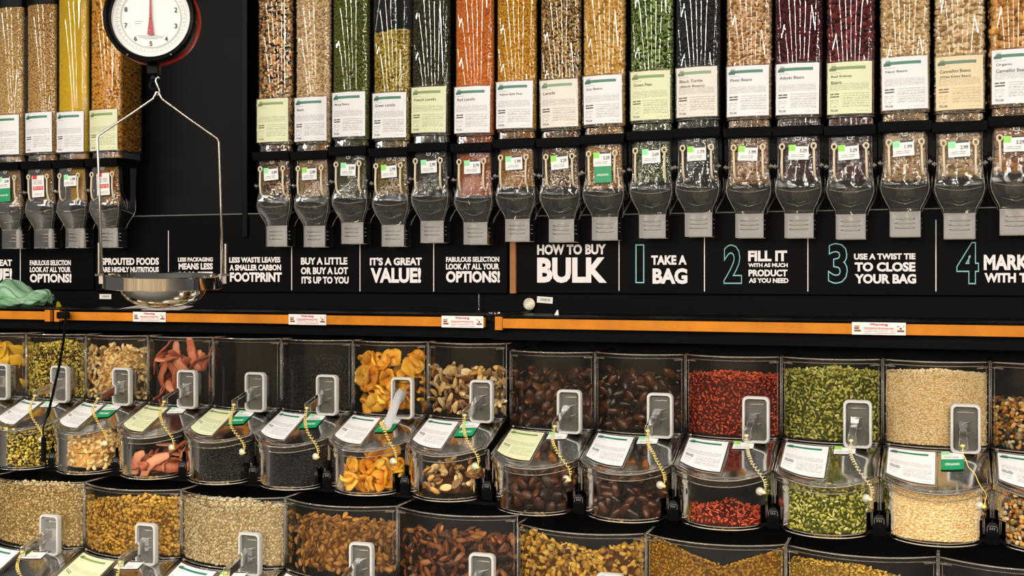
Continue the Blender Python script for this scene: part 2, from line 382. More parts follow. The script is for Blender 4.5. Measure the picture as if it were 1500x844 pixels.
def core_mesh(ol, z0, ztop, centre, slope, inset, zmax=None):
    c = np.array(centre, float); m = len(ol); o = ol.copy()
    d = o-c; ln = np.linalg.norm(d, axis=1)[:, None]; o = c+d*(1-inset/ln)
    rows = [np.stack([o[:, 0], o[:, 1], np.full(m, z0)], 1), np.stack([o[:, 0], o[:, 1], ztop(o[:, 0])-inset], 1)]
    for t in (.4, .98):
        X = o[:, 0]+(c[0]-o[:, 0])*t; Y = o[:, 1]+(c[1]-o[:, 1])*t; Z = ztop(o[:, 0])*(1-t)+float(ztop(np.array([c[0]]))[0])*t+slope*(Y-o[:, 1])-inset
        if zmax is not None: Z = np.minimum(Z, zmax-inset)
        rows.append(np.stack([X, Y, Z], 1))
    V = np.concatenate(rows); f = []
    for r in range(3):
        for j in range(m-1):
            a, b, cc, d2 = r*m+j, r*m+j+1, (r+1)*m+j+1, (r+1)*m+j; f += [(a, b, cc), (a, cc, d2)]
    return V, np.array(f)
def scatter(name, regions, kinds, size, gmat, cmat, loc, tilt=.35, sp=None, inset=None, flatten=True, jit=.25, top=True, twolayer=True, axis=None):
    """regions: list of dict(ol, z0, ztop, centre, slope, zmax). one joined object"""
    Vs = []; Fs = []; Rn = []; MI = []; off = 0; sp = sp or size*1.25; inset = inset or size*.6
    for rg in regions:
        if rg.get('bare'):
            cv, cf = core_mesh(rg['ol'], rg['z0'], rg['ztop'], rg['centre'], 0, inset); Vs.append(cv); Fs.append(cf+off); MI.append(np.ones(len(cf))); Rn.append(np.zeros(len(cv))); off += len(cv); continue
        Pp, Nn = pile_points(rg['ol'], rg['z0'], rg['ztop'], sp, rg['centre'], rg.get('slope', 0), rg.get('top', top), size*.3, rg.get('zmax'))
        if twolayer: 
            P2, N2 = pile_points(rg['ol'], rg['z0'], rg['ztop'], sp*1.15, rg['centre'], rg.get('slope', 0), rg.get('top', top), size*.3, rg.get('zmax'))
            P2 = P2-N2*size*.6; Pp = np.concatenate([Pp, P2]); Nn = np.concatenate([Nn, N2])
        n = len(Pp); Pp = Pp-Nn*(size*.45+rng.uniform(0, jit*size, (n, 1)))
        if not flatten: Nr = rng.normal(size=(n, 3)); 
        else: Nr = Nn
        R = rot_frames(n, Nr/np.linalg.norm(Nr, axis=1)[:, None], tilt, None if axis is None else np.tile(axis, (n, 1))*1.0); sc = size*rng.uniform(.8, 1.12, n)
        ks = rng.integers(0, len(kinds), n); rv = rng.uniform(0, 1, n)
        for ki, k in enumerate(kinds):
            idx = np.where(ks == ki)[0]; bv, bf = SH(k) if isinstance(k, str) else k
            W = np.einsum('nij,vj->nvi', R[idx], bv)*sc[idx][:, None, None]+Pp[idx][:, None, :]
            Vs.append(W.reshape(-1, 3)); nf = (bf[None]+(np.arange(len(idx))*len(bv))[:, None, None]+off).reshape(-1, 3); Fs.append(nf)
            MI.append(np.zeros(len(nf))); Rn.append(np.repeat(rv[idx], len(bv))); off += len(idx)*len(bv)
        cv, cf = core_mesh(rg['ol'], rg['z0'], rg['ztop'], rg['centre'], rg.get('slope', 0), inset, rg.get('zmax'))
        Vs.append(cv); Fs.append(cf+off); MI.append(np.ones(len(cf))); Rn.append(np.zeros(len(cv))); off += len(cv)
    me = np_mesh(name, np.concatenate(Vs), np.concatenate(Fs), [gmat, cmat], np.concatenate(MI), np.concatenate(Rn))
    return link(name, me, None, loc)
def rrect(hw, y0, y1, r, n=4, bow=0, nf=6):
    """closed rounded rectangle (x, y), counter-clockwise from front-left; front (y0) may bow outward"""
    pts = []
    for i in range(nf+1):
        x = -hw+r+(2*hw-2*r)*i/nf; pts.append((x, y0-bow*(1-(x/(hw-r))**2)))
    for cx, cy, a0 in ((hw-r, y0+r, -90), (hw-r, y1-r, 0), (-hw+r, y1-r, 90), (-hw+r, y0+r, 180)):
        for i in range(1 if a0 == -90 else 0, n+1 - (1 if a0 == 180 else 0)):
            a = math.radians(a0+90*i/n); pts.append((cx+r*math.cos(a), cy+r*math.sin(a)))
    return pts

# ================================================================== structure
XL, XR = -3.6, 1.1            # extent of the run of fixtures
Z = lambda r: ZC+r            # height given relative to the eye line
XS = P(744, 400, 3.82).x      # joint between the two fixture sections
oc = MB(); oc.box(-9, 6, -5.4, -5.0, .1, 1.55); struct('unseen_reflector', oc, plain('added_reflector_cream', (.42, .33, .22), .6, var=.5, vscale=2.2))  # unseen block added so the pan and plastics have something pale to reflect
fl = MB(); fl.box(-12, 12, -24, 5, -.05, 0); struct('floor', fl, plain('grey_floor', (.07, .062, .052), .4, var=.15, vscale=3))
wl = MB(); wl.box(-12, 12, 4.3, 4.4, 0, 4.2); struct('wall_back', wl, plain('dark_wall', (.03, .03, .032), .7))
bd = MB(); bd.box(XL, XR, 3.90, 3.95, Z(.15), Z(1.35)); bd.box(XL, XR, 3.90, 3.95, Z(-1.35), Z(-.06))
struct('trim_1', bd, M['board'])
tr = MB(); xq = P(371, 0, 3.86).x; tr.box(xq-.012, xq+.012, 3.80, 3.9, Z(.14), Z(1.35), .002); struct('trim_2', tr, M['black'])
# shelving unit, one thing per section
def fixture(x0, x1, dz, label):
    t = thing('shelf_unit', label, 'shelf', ((x0+x1)/2, 3.82, 0)); X0, X1 = x0-t.location.x, x1-t.location.x; Y = -3.82
    def part(name, mb, mat, sm=None): return link(name, mb.mesh(name, mat, sm), t)
    m = MB(); m.box(X0, X1, 3.825+Y, 3.84+Y, Z(-.8), Z(.15)); part('back_panel', m, M['black_matte'])
    m = MB(); m.box(X0, X1, 3.41+Y, 3.825+Y, Z(-.145+dz), Z(-.128+dz), .001); part('counter_shelf', m, M['black'])
    m = MB(); m.box(X0, X1, 3.42+Y, 3.44+Y, Z(-.2+dz), Z(-.145+dz)); part('front_rail', m, M['black_matte'])
    m = MB(); m.box(X0, X1, 3.19+Y, 3.7+Y, Z(-.672+dz), Z(-.6615+dz), .001); m.box(X0, X1, 3.6+Y, 3.61+Y, Z(-.66), Z(-.21)); part('upper_bin_shelf', m, M['black'])
    m = MB(); m.box(X0, X1, 2.88+Y, 3.6+Y, Z(-1.12+dz), Z(-1.10+dz), .001); m.box(X0, X1, 3.32+Y, 3.33+Y, Z(-1.1), Z(-.674+dz)); part('lower_bin_shelf', m, M['black'])
    m = MB(); m.box(X0, X1, 3.0+Y, 3.7+Y, 0, Z(-1.12+dz)); part('plinth', m, M['black_matte'])
    return t
XG = P(81, 465, 3.4).x; XJ = P(718, 465, 3.4).x
fixture(XJ, XR, -.004, 'black shelf unit under the right hand group of dispensers')
fixture(XG+.004, XJ, 0, 'black shelf unit behind the hanging scale and middle dispensers')
fixture(XL, XG, 0, 'black shelf unit at the far left under the green bag')
def edge_strip(px0, px1, label, dz, notch0, notch1):
    x0, x1 = P(px0, 460, 3.4).x, P(px1, 460, 3.4).x; z0, z1 = Z(-.168+dz), Z(-.135+dz)
    m = MB(); m.box(x0+.02*notch0, x1-.02*notch1, 3.397, 3.41, z0+.003, z1, .001)
    if notch0: m.box(x0, x0+.024, 3.393, 3.409, z0-.003, z1+.006, .001)
    if notch1: m.box(x1-.024, x1, 3.393, 3.409, z0-.003, z1+.006, .001)
    o = link('wood_edge_strip', m.mesh('wood_edge_strip', M['wood'])); tag(o, label, 'trim')
    l = MB(); l.box(x0, x1, 3.392, 3.415, z1+.001 if not (notch0 or notch1) else z1+.0065, z1+.0095, .0006); link('metal_lip', l.mesh('metal_lip', M['black']), o)
    return o
edge_strip(-60, 75, 'orange wood edge strip at far left, under the green bag', 0, 0, 1)
edge_strip(81, 710, 'long orange wood edge strip under the steel scale pan', 0, 1, 0)
edge_strip(726, 1560, 'long orange wood edge strip on the right hand shelf', -.002, 1, 0)

# ------------------------------------------------------------------ sign panels
YS = 3.81
def sign_panel(px0, px1, ztop, zbot, label, dividers, blocks, numbers=()):
    x0, x1 = P(px0, 400, YS).x, P(px1, 400, YS).x
    t = thing('sign_panel', label, 'sign', ((x0+x1)/2, YS, Z(zbot))); o0 = t.location
    m = MB(); m.box(x0-o0.x, x1-o0.x, 0, .006, 0, ztop-zbot, .001); link('backing_board', m.mesh('backing_board', M['sign']), t)
    m = MB(); m.box(x0-o0.x, x1-o0.x, -.006, .008, ztop-zbot-.002, ztop-zbot+.003, .001); link('lit_top_edge', m.mesh('lit_top_edge', M['edge_highlight']), t)  # grey colour puts a highlight along the panel's top edge
    mp = lambda x, z: (x, -.0012, z)
    for (px, y0, y1) in dividers:
        a, b = P(px, y0, YS)-o0, P(px, y1, YS)-o0; m = MB(); m.box(a.x-.0014, a.x+.0014, -.0016, 0, b.z, a.z); link('divider_line', m.mesh('divider_line', M['white_ink']), t)
    for (s, a, b, y0, y1) in blocks:
        p, q = P(a, y1, YS)-o0, P(b, y0, YS)-o0; lettering(s, p.x, q.x, p.z, q.z, mp, M['white_ink'], t, bold=.045)
    for (s, a, b, y0, y1) in numbers:
        p, q = P(a, y1, YS)-o0, P(b, y0, YS)-o0
        v, fs = text_data(s, 0, .012); mn, mx = v.min(0), v.max(0); k = (v-mn)/np.maximum(mx-mn, 1e-6)
        out = [(p.x+(q.x-p.x)*c[0], -.001-.002*c[2], p.z+(q.z-p.z)*c[1]) for c in k]; me = bpy.data.meshes.new('step_number'); me.from_pydata(out, [], fs); me.materials.append(M['cyan_ink']); link('step_number', me, t)
    return t
M['edge_highlight'] = plain('grey_edge_highlight', (.12, .12, .12), .3)
def fab(a): return [('FABULOUS SELECTION', a, a+60 if a < 100 else a+78, 381 if a < 100 else 376, 389 if a < 100 else 384), ('LOOK AT ALL YOUR', a, a+60 if a < 100 else a+78, 391 if a < 100 else 386, 399 if a < 100 else 395), ('OPTIONS!', a, a+61 if a < 100 else a+79, 401 if a < 100 else 397, 414)]
sign_panel(-90, 137, .235, -.062, 'black sign at far left reading fabulous selection, behind the green bag', [(30, 330, 421)],
    [("IT'S A GREAT", -42, 18, 380, 390), ('VALUE!', -42, 18, 393, 412)]+fab(44))
sign_panel(139.5, 743, .228, -.066, 'long black sign with small white slogans behind the steel scale pan', [(247, 338, 420), (324, 335, 423), (427.5, 330, 425), (527.5, 330, 427), (635.5, 330, 427)],
    [('SPROUTED FOODS', 149, 233, 377.5, 388.5), ('ARE HIGHLY NUTRITIOUS', 149, 233, 391, 399), ('AND TASTE GREAT', 149, 233, 402, 413),
     ('LESS PACKAGING', 261, 312, 377, 383.5), ('MEANS LESS', 262, 312, 385.5, 395), ('WASTE', 262, 312, 398, 413),
     ('LESS WASTE LEAVES', 336, 411, 376.5, 385), ('A SMALLER CARBON', 336.5, 412, 387.5, 396.5), ('FOOTPRINT', 337, 413, 399, 413),
     ('BUY A LITTLE', 441, 509, 377, 388), ('OR BUY A LOT', 441, 510, 391.5, 402), ("IT'S UP TO YOU", 442, 511, 405, 415.5),
     ("IT'S A GREAT", 542, 618, 377, 389), ('VALUE!', 543, 617, 392, 414.5)]+fab(653.5))
sign_panel(757, 1580, .2, -.064, 'long black sign on the right giving four numbered bulk buying steps', [(907, 330, 426), (1032, 330, 427), (1183.5, 330, 427), (1371, 322, 427)],
    [('HOW TO BUY', 787, 888, 357.5, 373.5), ('BULK', 787, 889, 377, 414.5), ('TAKE A', 954, 1006, 374, 388), ('BAG', 956, 1007, 393, 416),
     ('FILL IT', 1096, 1153, 367, 383), ('WITH AS MUCH', 1096, 1154, 385.5, 391.5), ('PRODUCT', 1096.5, 1153.5, 395, 405), ('AS YOU NEED', 1097, 1155, 407.5, 414.5),
     ('USE A TWIST TIE', 1251, 1341, 371, 380.5), ('TO CLOSE', 1252, 1341, 384, 398), ('YOUR BAG', 1252, 1342, 401.5, 415.5),
     ('MARK YOUR BAG', 1441, 1635, 372, 396), ('WITH THE PLU NUMBER', 1442, 1640, 400, 414)],
    [('1', 931, 944, 358, 415), ('2', 1060, 1087, 358, 416), ('3', 1213, 1242, 356, 416), ('4', 1401, 1434, 354.5, 416.5)])
a = P(751, 430, 3.80); m = MB(); m.box(-.011, .011, -.012, .01, 0, .2, .001); o = link('wood_upright', m.mesh('wood_upright', M['wood_dark']), None, (a.x, 3.812, Z(-.066)))
tag(o, 'narrow brown wood upright between the two black signs', 'trim')

# ================================================================== gravity dispensers
WH = .146
def bow(x, b=.010, hw=.066): return -b*max(0, 1-(x/hw)**2)
HOP = rrect(WH/2, 0, .15, .022, 4, .010, 10)
def hopper_mesh(top):
    m = MB(); m.loft([[(x, y, z) for x, y in HOP] for z in np.linspace(0, top, 10)]); return m.mesh('hopper', M['clear'], 3.2)
def rim_path(sc, z): return [(x*sc, (y-.075)*sc+.075, z) for x, y in HOP]
def base_mesh():
    m = MB(); m.loft([[(x*s, (y-.07)*s+.07, z) for x, y in HOP] for s, z in ((1.0, 0), (.93, -.006), (.95, -.028))]); return m.mesh('base_funnel', M['chute'], .6)
def fan_mesh():
    m = MB()
    for k in range(9):
        a = (k-4)*.34; x1 = .030*math.tan(a*.62)*1.25; m.tube([(x1*.28, -.0105, -.006), (x1, -.012+abs(x1)*.08, -.0265)], [.0006, .0016], 5)
    m.tube(rim_path(.985, -.002), .0016, 5, closed=True); m.tube(rim_path(.965, -.0285), .0013, 5, closed=True); return m.mesh('ridged_base_rim', M['rim'], 3.2)
def collar_mesh():
    m = MB(); r = []
    for z, hw, y0 in ((-.030, .0765, -.020), (-.033, .0765, -.022), (-.058, .074, -.018), (-.062, .073, -.015)):
        r.append([(-hw, y0, z), (hw, y0, z), (hw, .10, z), (-hw, .10, z)])
    m.loft(r, caps=True); return m.mesh('collar', M['black'])
def arm_mesh(sx):
    m = MB(); pr = [(-.045, .03, .05), (-.08, .034, .046), (-.13, .036, .044), (-.165, .04, .038), (-.185, .046, .024), (-.192, .052, .010)]
    r = []
    for z, yc, d in pr: r.append([(sx*.0768, yc-d/2, z), (sx*.0768, yc+d/2, z), (sx*.060, yc+d/2, z), (sx*.060, yc-d/2, z)])
    m.loft(r, caps=True); m.tube([(sx*.060, .05, -.19), (sx*.052, .06, -.186)], .008, 8); return m.mesh('side_arm', M['black'])
CH = [(-.030, .066, .002, .125), (-.062, .066, .002, .12), (-.11, .066, .002, .115), (-.175, .067, .004, .112), (-.205, .071, .0, .108), (-.228, .073, -.002, .105), (-.245, .069, .002, .1), (-.265, .060, .008, .09), (-.285, .0495, .015, .085), (-.298, .0465, .018, .083)]
def chute_mesh():
    m = MB(); m.loft([[(x, y, z) for x, y in rrect(hw, y0, y1, .012, 3, .004, 4)] for z, hw, y0, y1 in CH]); return m.mesh('chute', M['chute'], 3.2)
def spout_mesh():
    m = MB(); R = [(x, y) for x, y in rrect(.0455, .019, .083, .005, 2)]
    m.loft([[(x*s, (y-.05)*s+.05, z) for x, y in R] for s, z in ((1.0, -.297), (1.03, -.300), (1.0, -.303), (1.0, -.372))]); return m.mesh('spout', M['spout'], .5)
def spout_rim_mesh():
    m = MB(); R = [(x, y) for x, y in rrect(.0455, .019, .083, .005, 2)]
    m.tube([(x, y, -.373) for x, y in R], .0012, 5, closed=True); m.tube([(x*1.02, y, -.300) for x, y in R], .0011, 5, closed=True)
    for k in range(3):
        z = -.319-k*.0135; m.tube([(-.029, .0185, z), (-.02, .0165, z), (.02, .0165, z), (.029, .0185, z)], [.0007, .002, .002, .0007], 6)
        m.tube([(.0458, .03, z), (.0475, .036, z), (.0475, .062, z), (.0458, .068, z)], [.0007, .002, .002, .0007], 6)
    return m.mesh('spout_ridges', M['rim_warm'], 3.2)
def chute_edge_mesh():
    m = MB()
    for sx in (-1, 1):
        m.tube([(sx*(hw-.004), y0+.001, z) for z, hw, y0, y1 in CH[3:]], .0012, 5); m.tube([(sx*(hw+.0005), y1-.01, z) for z, hw, y0, y1 in CH[3:]], .0012, 5)  # pale tubes put the highlight on the chute's edges into the colour
        m.tube([(sx*.0715, .045, -.238), (sx*.078, .04, -.205), (sx*.0765, .035, -.185)], .0013, 5)
    m.tube([(x, -.003-.004*(1-(x/.06)**2), -.222-.010*(1-(x/.06)**2)) for x in np.linspace(-.062, .062, 13)], .0013, 5)
    m.tube([(x, .012-.006*(1-(x/.04)**2), -.262-.014*(1-abs(x)/.045)) for x in np.linspace(-.042, .042, 11)], .0011, 5)
    for x in (-.024, -.014, -.004, .006, .016, .026): m.tube([(x*.7, -.002, -.186), (x, -.006, -.196-abs(x)*.15)], [.0007, .0014], 5)  # short pale tubes stand for a flare of highlight arcs
    return m.mesh('moulded_edge_highlights', M['rim'], 3.2)
def wheel_mesh():
    m = MB(); m.lathe([(.0001, -.004), (.026, -.004), (.028, 0), (.026, .004), (.0001, .004)], 18, (0, .055, -.236), 'y'); m.box(-.004, .004, .0, .004, -.25, -.243, .001)
    return m.mesh('portion_wheel', M['bowl'], .6)
def hook_mesh():
    m = MB(); pts = [(0, -.010, -.1), (0, -.011, -.15), (0, -.006, -.178), (.001, .006, -.190), (.003, .028, -.194), (.004, .048, -.188), (.005, .056, -.176)]
    m.tube(pts, [.0038, .0036, .0038, .0042, .0045, .0048, .0055], 6)
    c = [(0+.0072*math.sin(a), -.010, -.0925+.0085*math.cos(a)) for a in [2*math.pi*k/12 for k in range(12)]]; m.tube(c, .0028, 6, closed=True); return m.mesh('hook', M['cream'], 3.2)
def latch_mesh():
    m = MB(); m.tube([(-.007, -.006, -.062), (-.007, -.009, -.071), (0, -.0095, -.0745), (.007, -.009, -.071), (.007, -.006, -.062)], .0017, 5); m.tube([(-.002, -.008, -.066), (.003, -.008, -.066)], .0014, 5); return m.mesh('latch', M['rim_white'], 3.2)
M['rim_white'] = plain('white_clip_plastic', (.7, .68, .6), .3)
def pin_mesh(sx):
    m = MB(); m.tube([(sx*.060, .004, -.152), (sx*.072, -.004, -.152), (sx*.077, -.006, -.152)], [.004, .005, .0035], 8); m.tube([(sx*.070, -.002, -.16), (sx*.070, -.008, -.145)], .002, 5); return m.mesh('pivot_pin', M['rim'], 3.2)
def hcap_mesh(z):
    m = MB(); m.loft([[(x*s, (y-.075)*s+.075, z+dz) for x, y in HOP] for s, dz in ((1.0, -.03), (1.04, -.03), (1.04, .008), (.5, .012))], caps=True); return m.mesh('top_cap', M['black'], .5)
def card_mesh(mat, W_, H_, off=.0015, nu=10, bowf=None):
    m = MB(); m.grid(lambda u, v: ((u-.5)*W_, (bowf((u-.5)*W_) if bowf else 0)-off, (v-1)*H_), nu, 2)
    n = len(m.v); uv = list(m.uv); f = list(m.f); m2 = MB(); m2.v = m.v+[(x, y+.0012, z) for x, y, z in m.v]; m2.f = f+[tuple(i+n for i in q)[::-1] for q in f]; m2.uv = uv+uv
    return m2.mesh('card', M[mat])
def pocket_mesh(W_, H_, bowf):
    m = MB(); p = [(x, bowf(x)-.0012, 0) for x in np.linspace(-W_/2, W_/2, 9)]; q = [(x, y, -H_) for x, y, z in p][::-1]; m.tube(p+q, .0011, 4, closed=True); return m.mesh('label_pocket_rim', M['rim'], 3.2)
ORG = Vector((0, 0, 0))
# edge px of the front face, label-top px, contents
def col(h): return tuple((int(h[i:i+2], 16)/255)**2.2 for i in (0, 2, 4))
def cols(*hs): return [col(h) for h in hs]
D = [ # front-left px, label top y, card, title lines, price, tag, contents(name, label, kinds, size, colours, rough), dispenser phrase
 (-11, 169, 'card_w', [], '2.49', 'green', ('white_rice', 'pale grain behind glass in the leftmost dispenser', ['seed'], .0042, cols('B08A50', 'D8B478', 'E8CC94', 'C9A262')), 'leftmost dispenser, cut by the frame, pale tan grain inside', 1.08),
 (36, 165, 'card_w', [], '1.99', 'red', ('brown_rice', 'tan grain filling the second dispenser from the left', ['seed'], .0042, cols('9C7440', 'CDA468', 'DDBB80', 'B98F52')), 'dispenser of tan grain left of the yellow one', 1.09),
 (82, 164, 'card_w', [], '1.99', 'mint', ('yellow_meal', 'smooth bright yellow meal left of the popcorn kernels', ['round'], .0022, cols('F0C020', 'F4D034', 'F8DC50', 'F0C828')), 'dispenser full of bright yellow meal', 1.3),
 (130, 161, 'card_g', [], '2.49', 'red', ('popcorn_kernels', 'orange popcorn kernels beside the hanging scale', ['half', 'pea'], .0066, cols('985A10', 'D08C28', 'E4A43C', 'F4C060', 'D89830')), 'dispenser of orange popcorn kernels beside the scale', 1.3),
 (375, 145, 'card_g', [], '3.99', 'mint', ('bean_mix', 'tan and black mixed beans right of the charcoal board', ['bean', 'chunk'], .0085, cols('15100C', 'C9955A', '2A1812', 'E2B888', 'D49A50', '1E1418', 'EFCFA0')), 'dispenser of tan and black mixed beans', 1.3),
 (430, 143, 'card_w', ['Beans'], '2.99', 'lime', ('white_beans', 'cream beans right of the tan and black mix', ['bean'], .0068, cols('B89060', 'E4C69A', 'F0DAB4', 'D8B684')), 'dispenser of cream beans right of the mixed beans', 1.3),
 (485, 135.5, 'card_w', ['Mung Beans'], '2.99', 'mint', ('mung_beans', 'small green mung beans in the second cream bean neighbour', ['round'], .0036, cols('2A2C08', '545A18', '6C7028', '40460E')), 'dispenser of small olive green mung beans', 1.3),
 (544, 136.5, 'card_w', ['Green Lentils'], '2.79', 'lime', ('green_lentils', 'yellowish lentils in the half empty dispenser', ['lens'], .0046, cols('5E4E12', 'A08A34', 'C0A850', '8A7828')), 'partly empty dispenser with yellowish lentils in its lower half', .853),
 (601, 128, 'card_g', ['French Lentils'], '2.99', 'mint', ('dark_lentils', 'dark grey green lentils left of the orange ones', ['lens'], .0038, cols('14120A', '34321C', '4C4A2E', '24220F')), 'dispenser of dark grey green lentils', 1.3),
 (664, 127.5, 'card_w', ['Red Lentils'], '2.79', 'mint', ('red_lentils', 'bright orange split lentils', ['lens'], .0036, cols('C85A10', 'EC8430', 'F8A04C', 'E07820')), 'dispenser of bright orange split lentils', 1.3),
 (725, 120, 'card_w', ['Yellow Split Peas'], '1.99', 'mint', ('yellow_split_peas', 'golden yellow split peas right of the orange lentils', ['half'], .0048, cols('B87410', 'E8AC30', 'F4C450', 'DC9C24')), 'dispenser of golden yellow split peas', 1.3),
 (789, 117.5, 'card_i', ['Lentils'], '3.29', 'lime', ('brown_lentils', 'speckled brown lentils between the two golden columns', ['lens', 'chunk'], .0048, cols('2A1A0A', 'A07C48', 'D8B880', '6A4A22', 'C49C60')), 'dispenser of speckled brown lentils', 1.3),
 (852, 111.5, 'card_w', ['Soy Beans'], '3.29', 'organic', ('soy_beans', 'round golden soy beans above the green organic tag', ['pea'], .0058, cols('A8782C', 'E4B45C', 'F4CC80', 'D4A048')), 'dispenser of golden soy beans with a green organic tag', 1.3),
 (921, 105, 'card_g', ['Green Peas'], '2.69', 'mint', ('green_split_peas', 'bright green split peas', ['half'], .0058, cols('222E0C', '66803C', '88A058', '465C26')), 'dispenser of bright green split peas', 1.3),
 (988, 99.5, 'card_i', ['Black Turtle', '(Black Beans)'], '1.79', 'lime', ('black_beans', 'charcoal black beans right of the green peas', ['bean'], .0046, cols('0A0A0C', '2A2A2C', '3C3C3C', '161616')), 'dispenser of charcoal black beans', 1.3),
 (1062, 97.5, 'card_w', ['Pinto Beans'], '1.99', 'lime', ('pinto_beans', 'pinkish tan pinto beans between black and maroon beans', ['bean'], .0072, cols('8A6038', 'CCA478', 'E0C098', 'B88C5C')), 'dispenser of pinkish tan pinto beans', 1.3),
 (1134, 94, 'card_w', ['Adzuki Beans'], '3.29', 'lime', ('adzuki_beans', 'small dark maroon adzuki beans', ['pea'], .0046, cols('180409', '4A1420', '64242C', '300A12')), 'dispenser of small dark maroon beans under a white card', 1.3),
 (1209, 92, 'card_g', ['Red Kidney', 'Beans'], '3.29', 'lime', ('kidney_beans', 'large maroon kidney beans above the pale green card', ['bean'], .0102, cols('260A0C', '5E2024', '7A3434', '40101A')), 'dispenser of large maroon kidney beans', 1.3),
 (1288, 84.5, 'card_w', ['Navy Beans'], '1.99', 'mint', ('navy_beans', 'small cream navy beans right of the kidney beans', ['bean', 'pea'], .0066, cols('A88050', 'DCBC8C', 'EED6AC', 'CCA874')), 'dispenser of small cream navy beans', 1.3),
 (1367, 83.5, 'card_t', ['Cannellini Beans', '(White Kidney Beans)'], '2.99', 'mint', ('cannellini_beans', 'large ivory cannellini beans above the tan card', ['bean'], .0108, cols('A88050', 'E6CA9C', 'F4DEB8', 'D8B684')), 'dispenser of large ivory beans with a tan card', 1.3),
 (1449, 73.5, 'card_w', ['Organic', 'Cannellini Beans'], '3.29', 'lime', ('tan_beans', 'large tan beans in the rightmost dispenser', ['bean', 'pea'], .0112, cols('7A4E1E', 'C08C48', 'D8A868', 'A87434')), 'rightmost dispenser, cut by the frame, large tan beans inside', 1.3),
]
LV = {}
def lab_map(mid):  # label lettering sits just in front of the card
    return lambda x, z: (x, bow(x)-.0034, z)
core_c = {}
for i, (px, ly, cardm, title, price, tg, con, phrase, ftop) in enumerate(D):
    xl = P(px, 100, 3.70).x; cx = xl+WH/2; s = (F*CT+(px+25-750)*ST)/3.70
    ztop_lab = (HZ-ly)/s; zb = ztop_lab-.16-.003
    if i < 4: zb = .478
    base = Vector((cx, 3.70, Z(zb))); lab = ztop_lab-zb
    t = thing('gravity_dispenser', phrase if phrase.startswith(('left', 'right', 'partly')) else 'clear wall '+phrase, 'dispenser', base, 'clear gravity dispensers in the top row')
    ht = (1.30 if i not in (0, 1) else 1.10)-.478
    h = link('hopper', cached(('hop', round(ht, 2)), lambda: hopper_mesh(ht)), t)
    link('top_cap', cached(('hcap', round(ht, 2)), lambda: hcap_mesh(ht)), t)
    b_ = link('base_funnel', cached('basef', base_mesh), t); link('ridged_rim', cached('fan', fan_mesh), b_)
    link('collar', cached('collar', collar_mesh), t)
    for sx in (-1, 1):
        link('side_arm', cached(('arm', sx), lambda: arm_mesh(sx)), t); hk = link('hook', cached('hook', hook_mesh), t, (sx*.046-.001, 0, 0), (random.uniform(-.02, .02), random.uniform(-.03, .03), 0))
        link('pivot_pin', cached(('pin', sx), lambda: pin_mesh(sx)), t)
    ch = link('chute', cached('chute', chute_mesh), t); link('moulded_edge_highlights', cached('chedge', chute_edge_mesh), ch)
    sp_ = link('spout', cached('spout', spout_mesh), t); link('spout_ridges', cached('sprim', spout_rim_mesh), sp_)
    link('portion_wheel', cached('wheel', wheel_mesh), t); link('latch', cached('latch', latch_mesh), t)
    c = link('product_card', cached(('card', cardm), lambda: card_mesh(cardm, .130, .157, .0030, 10, bow)), t, (-.001, 0, lab), (0, random.uniform(-.012, .012), 0))
    link('card_pocket_rim', cached('pocket', lambda: pocket_mesh(.136, .164, bow)), t, (0, -.002, lab+.004))
    for k, ti in enumerate(title):
        wd = min(.085, .0062*len(ti)); lettering(ti, -.054, -.054+wd, -.039-.017*k-.0095, -.039-.017*k, lab_map(0), M['ink'], c, .012)
    lettering('PLU#', -.055, -.034, -.150, -.1425, lab_map(0), M['ink'], c, .012)
    # price tag
    ang = random.uniform(-.08, .05); off = random.uniform(-.004, .006); tall = tg in ('red',)
    tw, th_ = .060, (.085 if tall else .046)
    tm = {'mint': 'tag_mint', 'lime': 'tag_lime', 'green': 'tag_mint', 'organic': 'tag_lime', 'red': 'tag_red'}[tg]
    pt = link('price_tag', cached(('tagm', tm), lambda: card_mesh(tm, tw, th_, 0, 2)), t, (off-.002, -.010, -.0875), (0, ang, 0))
    if not tall: lettering(price, .004, .025, -.0245, -.0135, lambda x, z: (x, -.0015, z), M['ink'], pt, .01)
    if tg in ('organic', 'green'):
        og = link('organic_tag', cached('orgt', lambda: card_mesh('green_tag', .058, .056, 0, 2)), t, (off, -.009, -.131), (0, ang, 0)); lettering('ORGANIC', -.020, .020, -.034, -.027, lambda x, z: (x, -.0015, z), M['pale_ink'], og, .03)
    # contents
    nm, lbl, kinds, size, cc, *_ = con
    gm = grain_mat(nm+'_mat', cc, .55, spec=.22, gain=1.5); cm = core_mat(nm+'_core', cc[0])
    full = ftop-zb; oin = np.array(HOP[:]); # outline from the left side through the front to the right side and back
    oin = oin*.0+np.array([[x*.965, (y-.075)*.965+.075] for x, y in HOP]); order = list(range(19, len(oin)))+list(range(0, 19)); ol = np.array([oin[k % len(oin)] for k in order])
    ol = ol[ol[:, 1] < (.14 if i in (3, 4, 20) else .055)]
    vis = min(full, (HZ+14)/s-zb+.05); kinds = [k+':1' if size > .0085 and k in ('bean', 'pea') else k for k in kinds]
    chz = -.190 if i % 3 else -.205
    rg = [dict(ol=ol, z0=.003, ztop=lambda x, f=full, a=nm: np.full_like(x, min(f, vis))+.004*np.sin(x*40), centre=(0, .08), slope=0, top=full < vis)]
    olc = np.array([(-.058, .09), (-.060, .02), (-.052, .010), (-.03, .0075), (0, .006), (.03, .0075), (.052, .010), (.060, .02), (.058, .09)])
    rg.append(dict(ol=olc, z0=chz, ztop=lambda x: np.full_like(x, .002), centre=(0, .06), slope=0, top=False))
    hi = min(full, ht-.03)
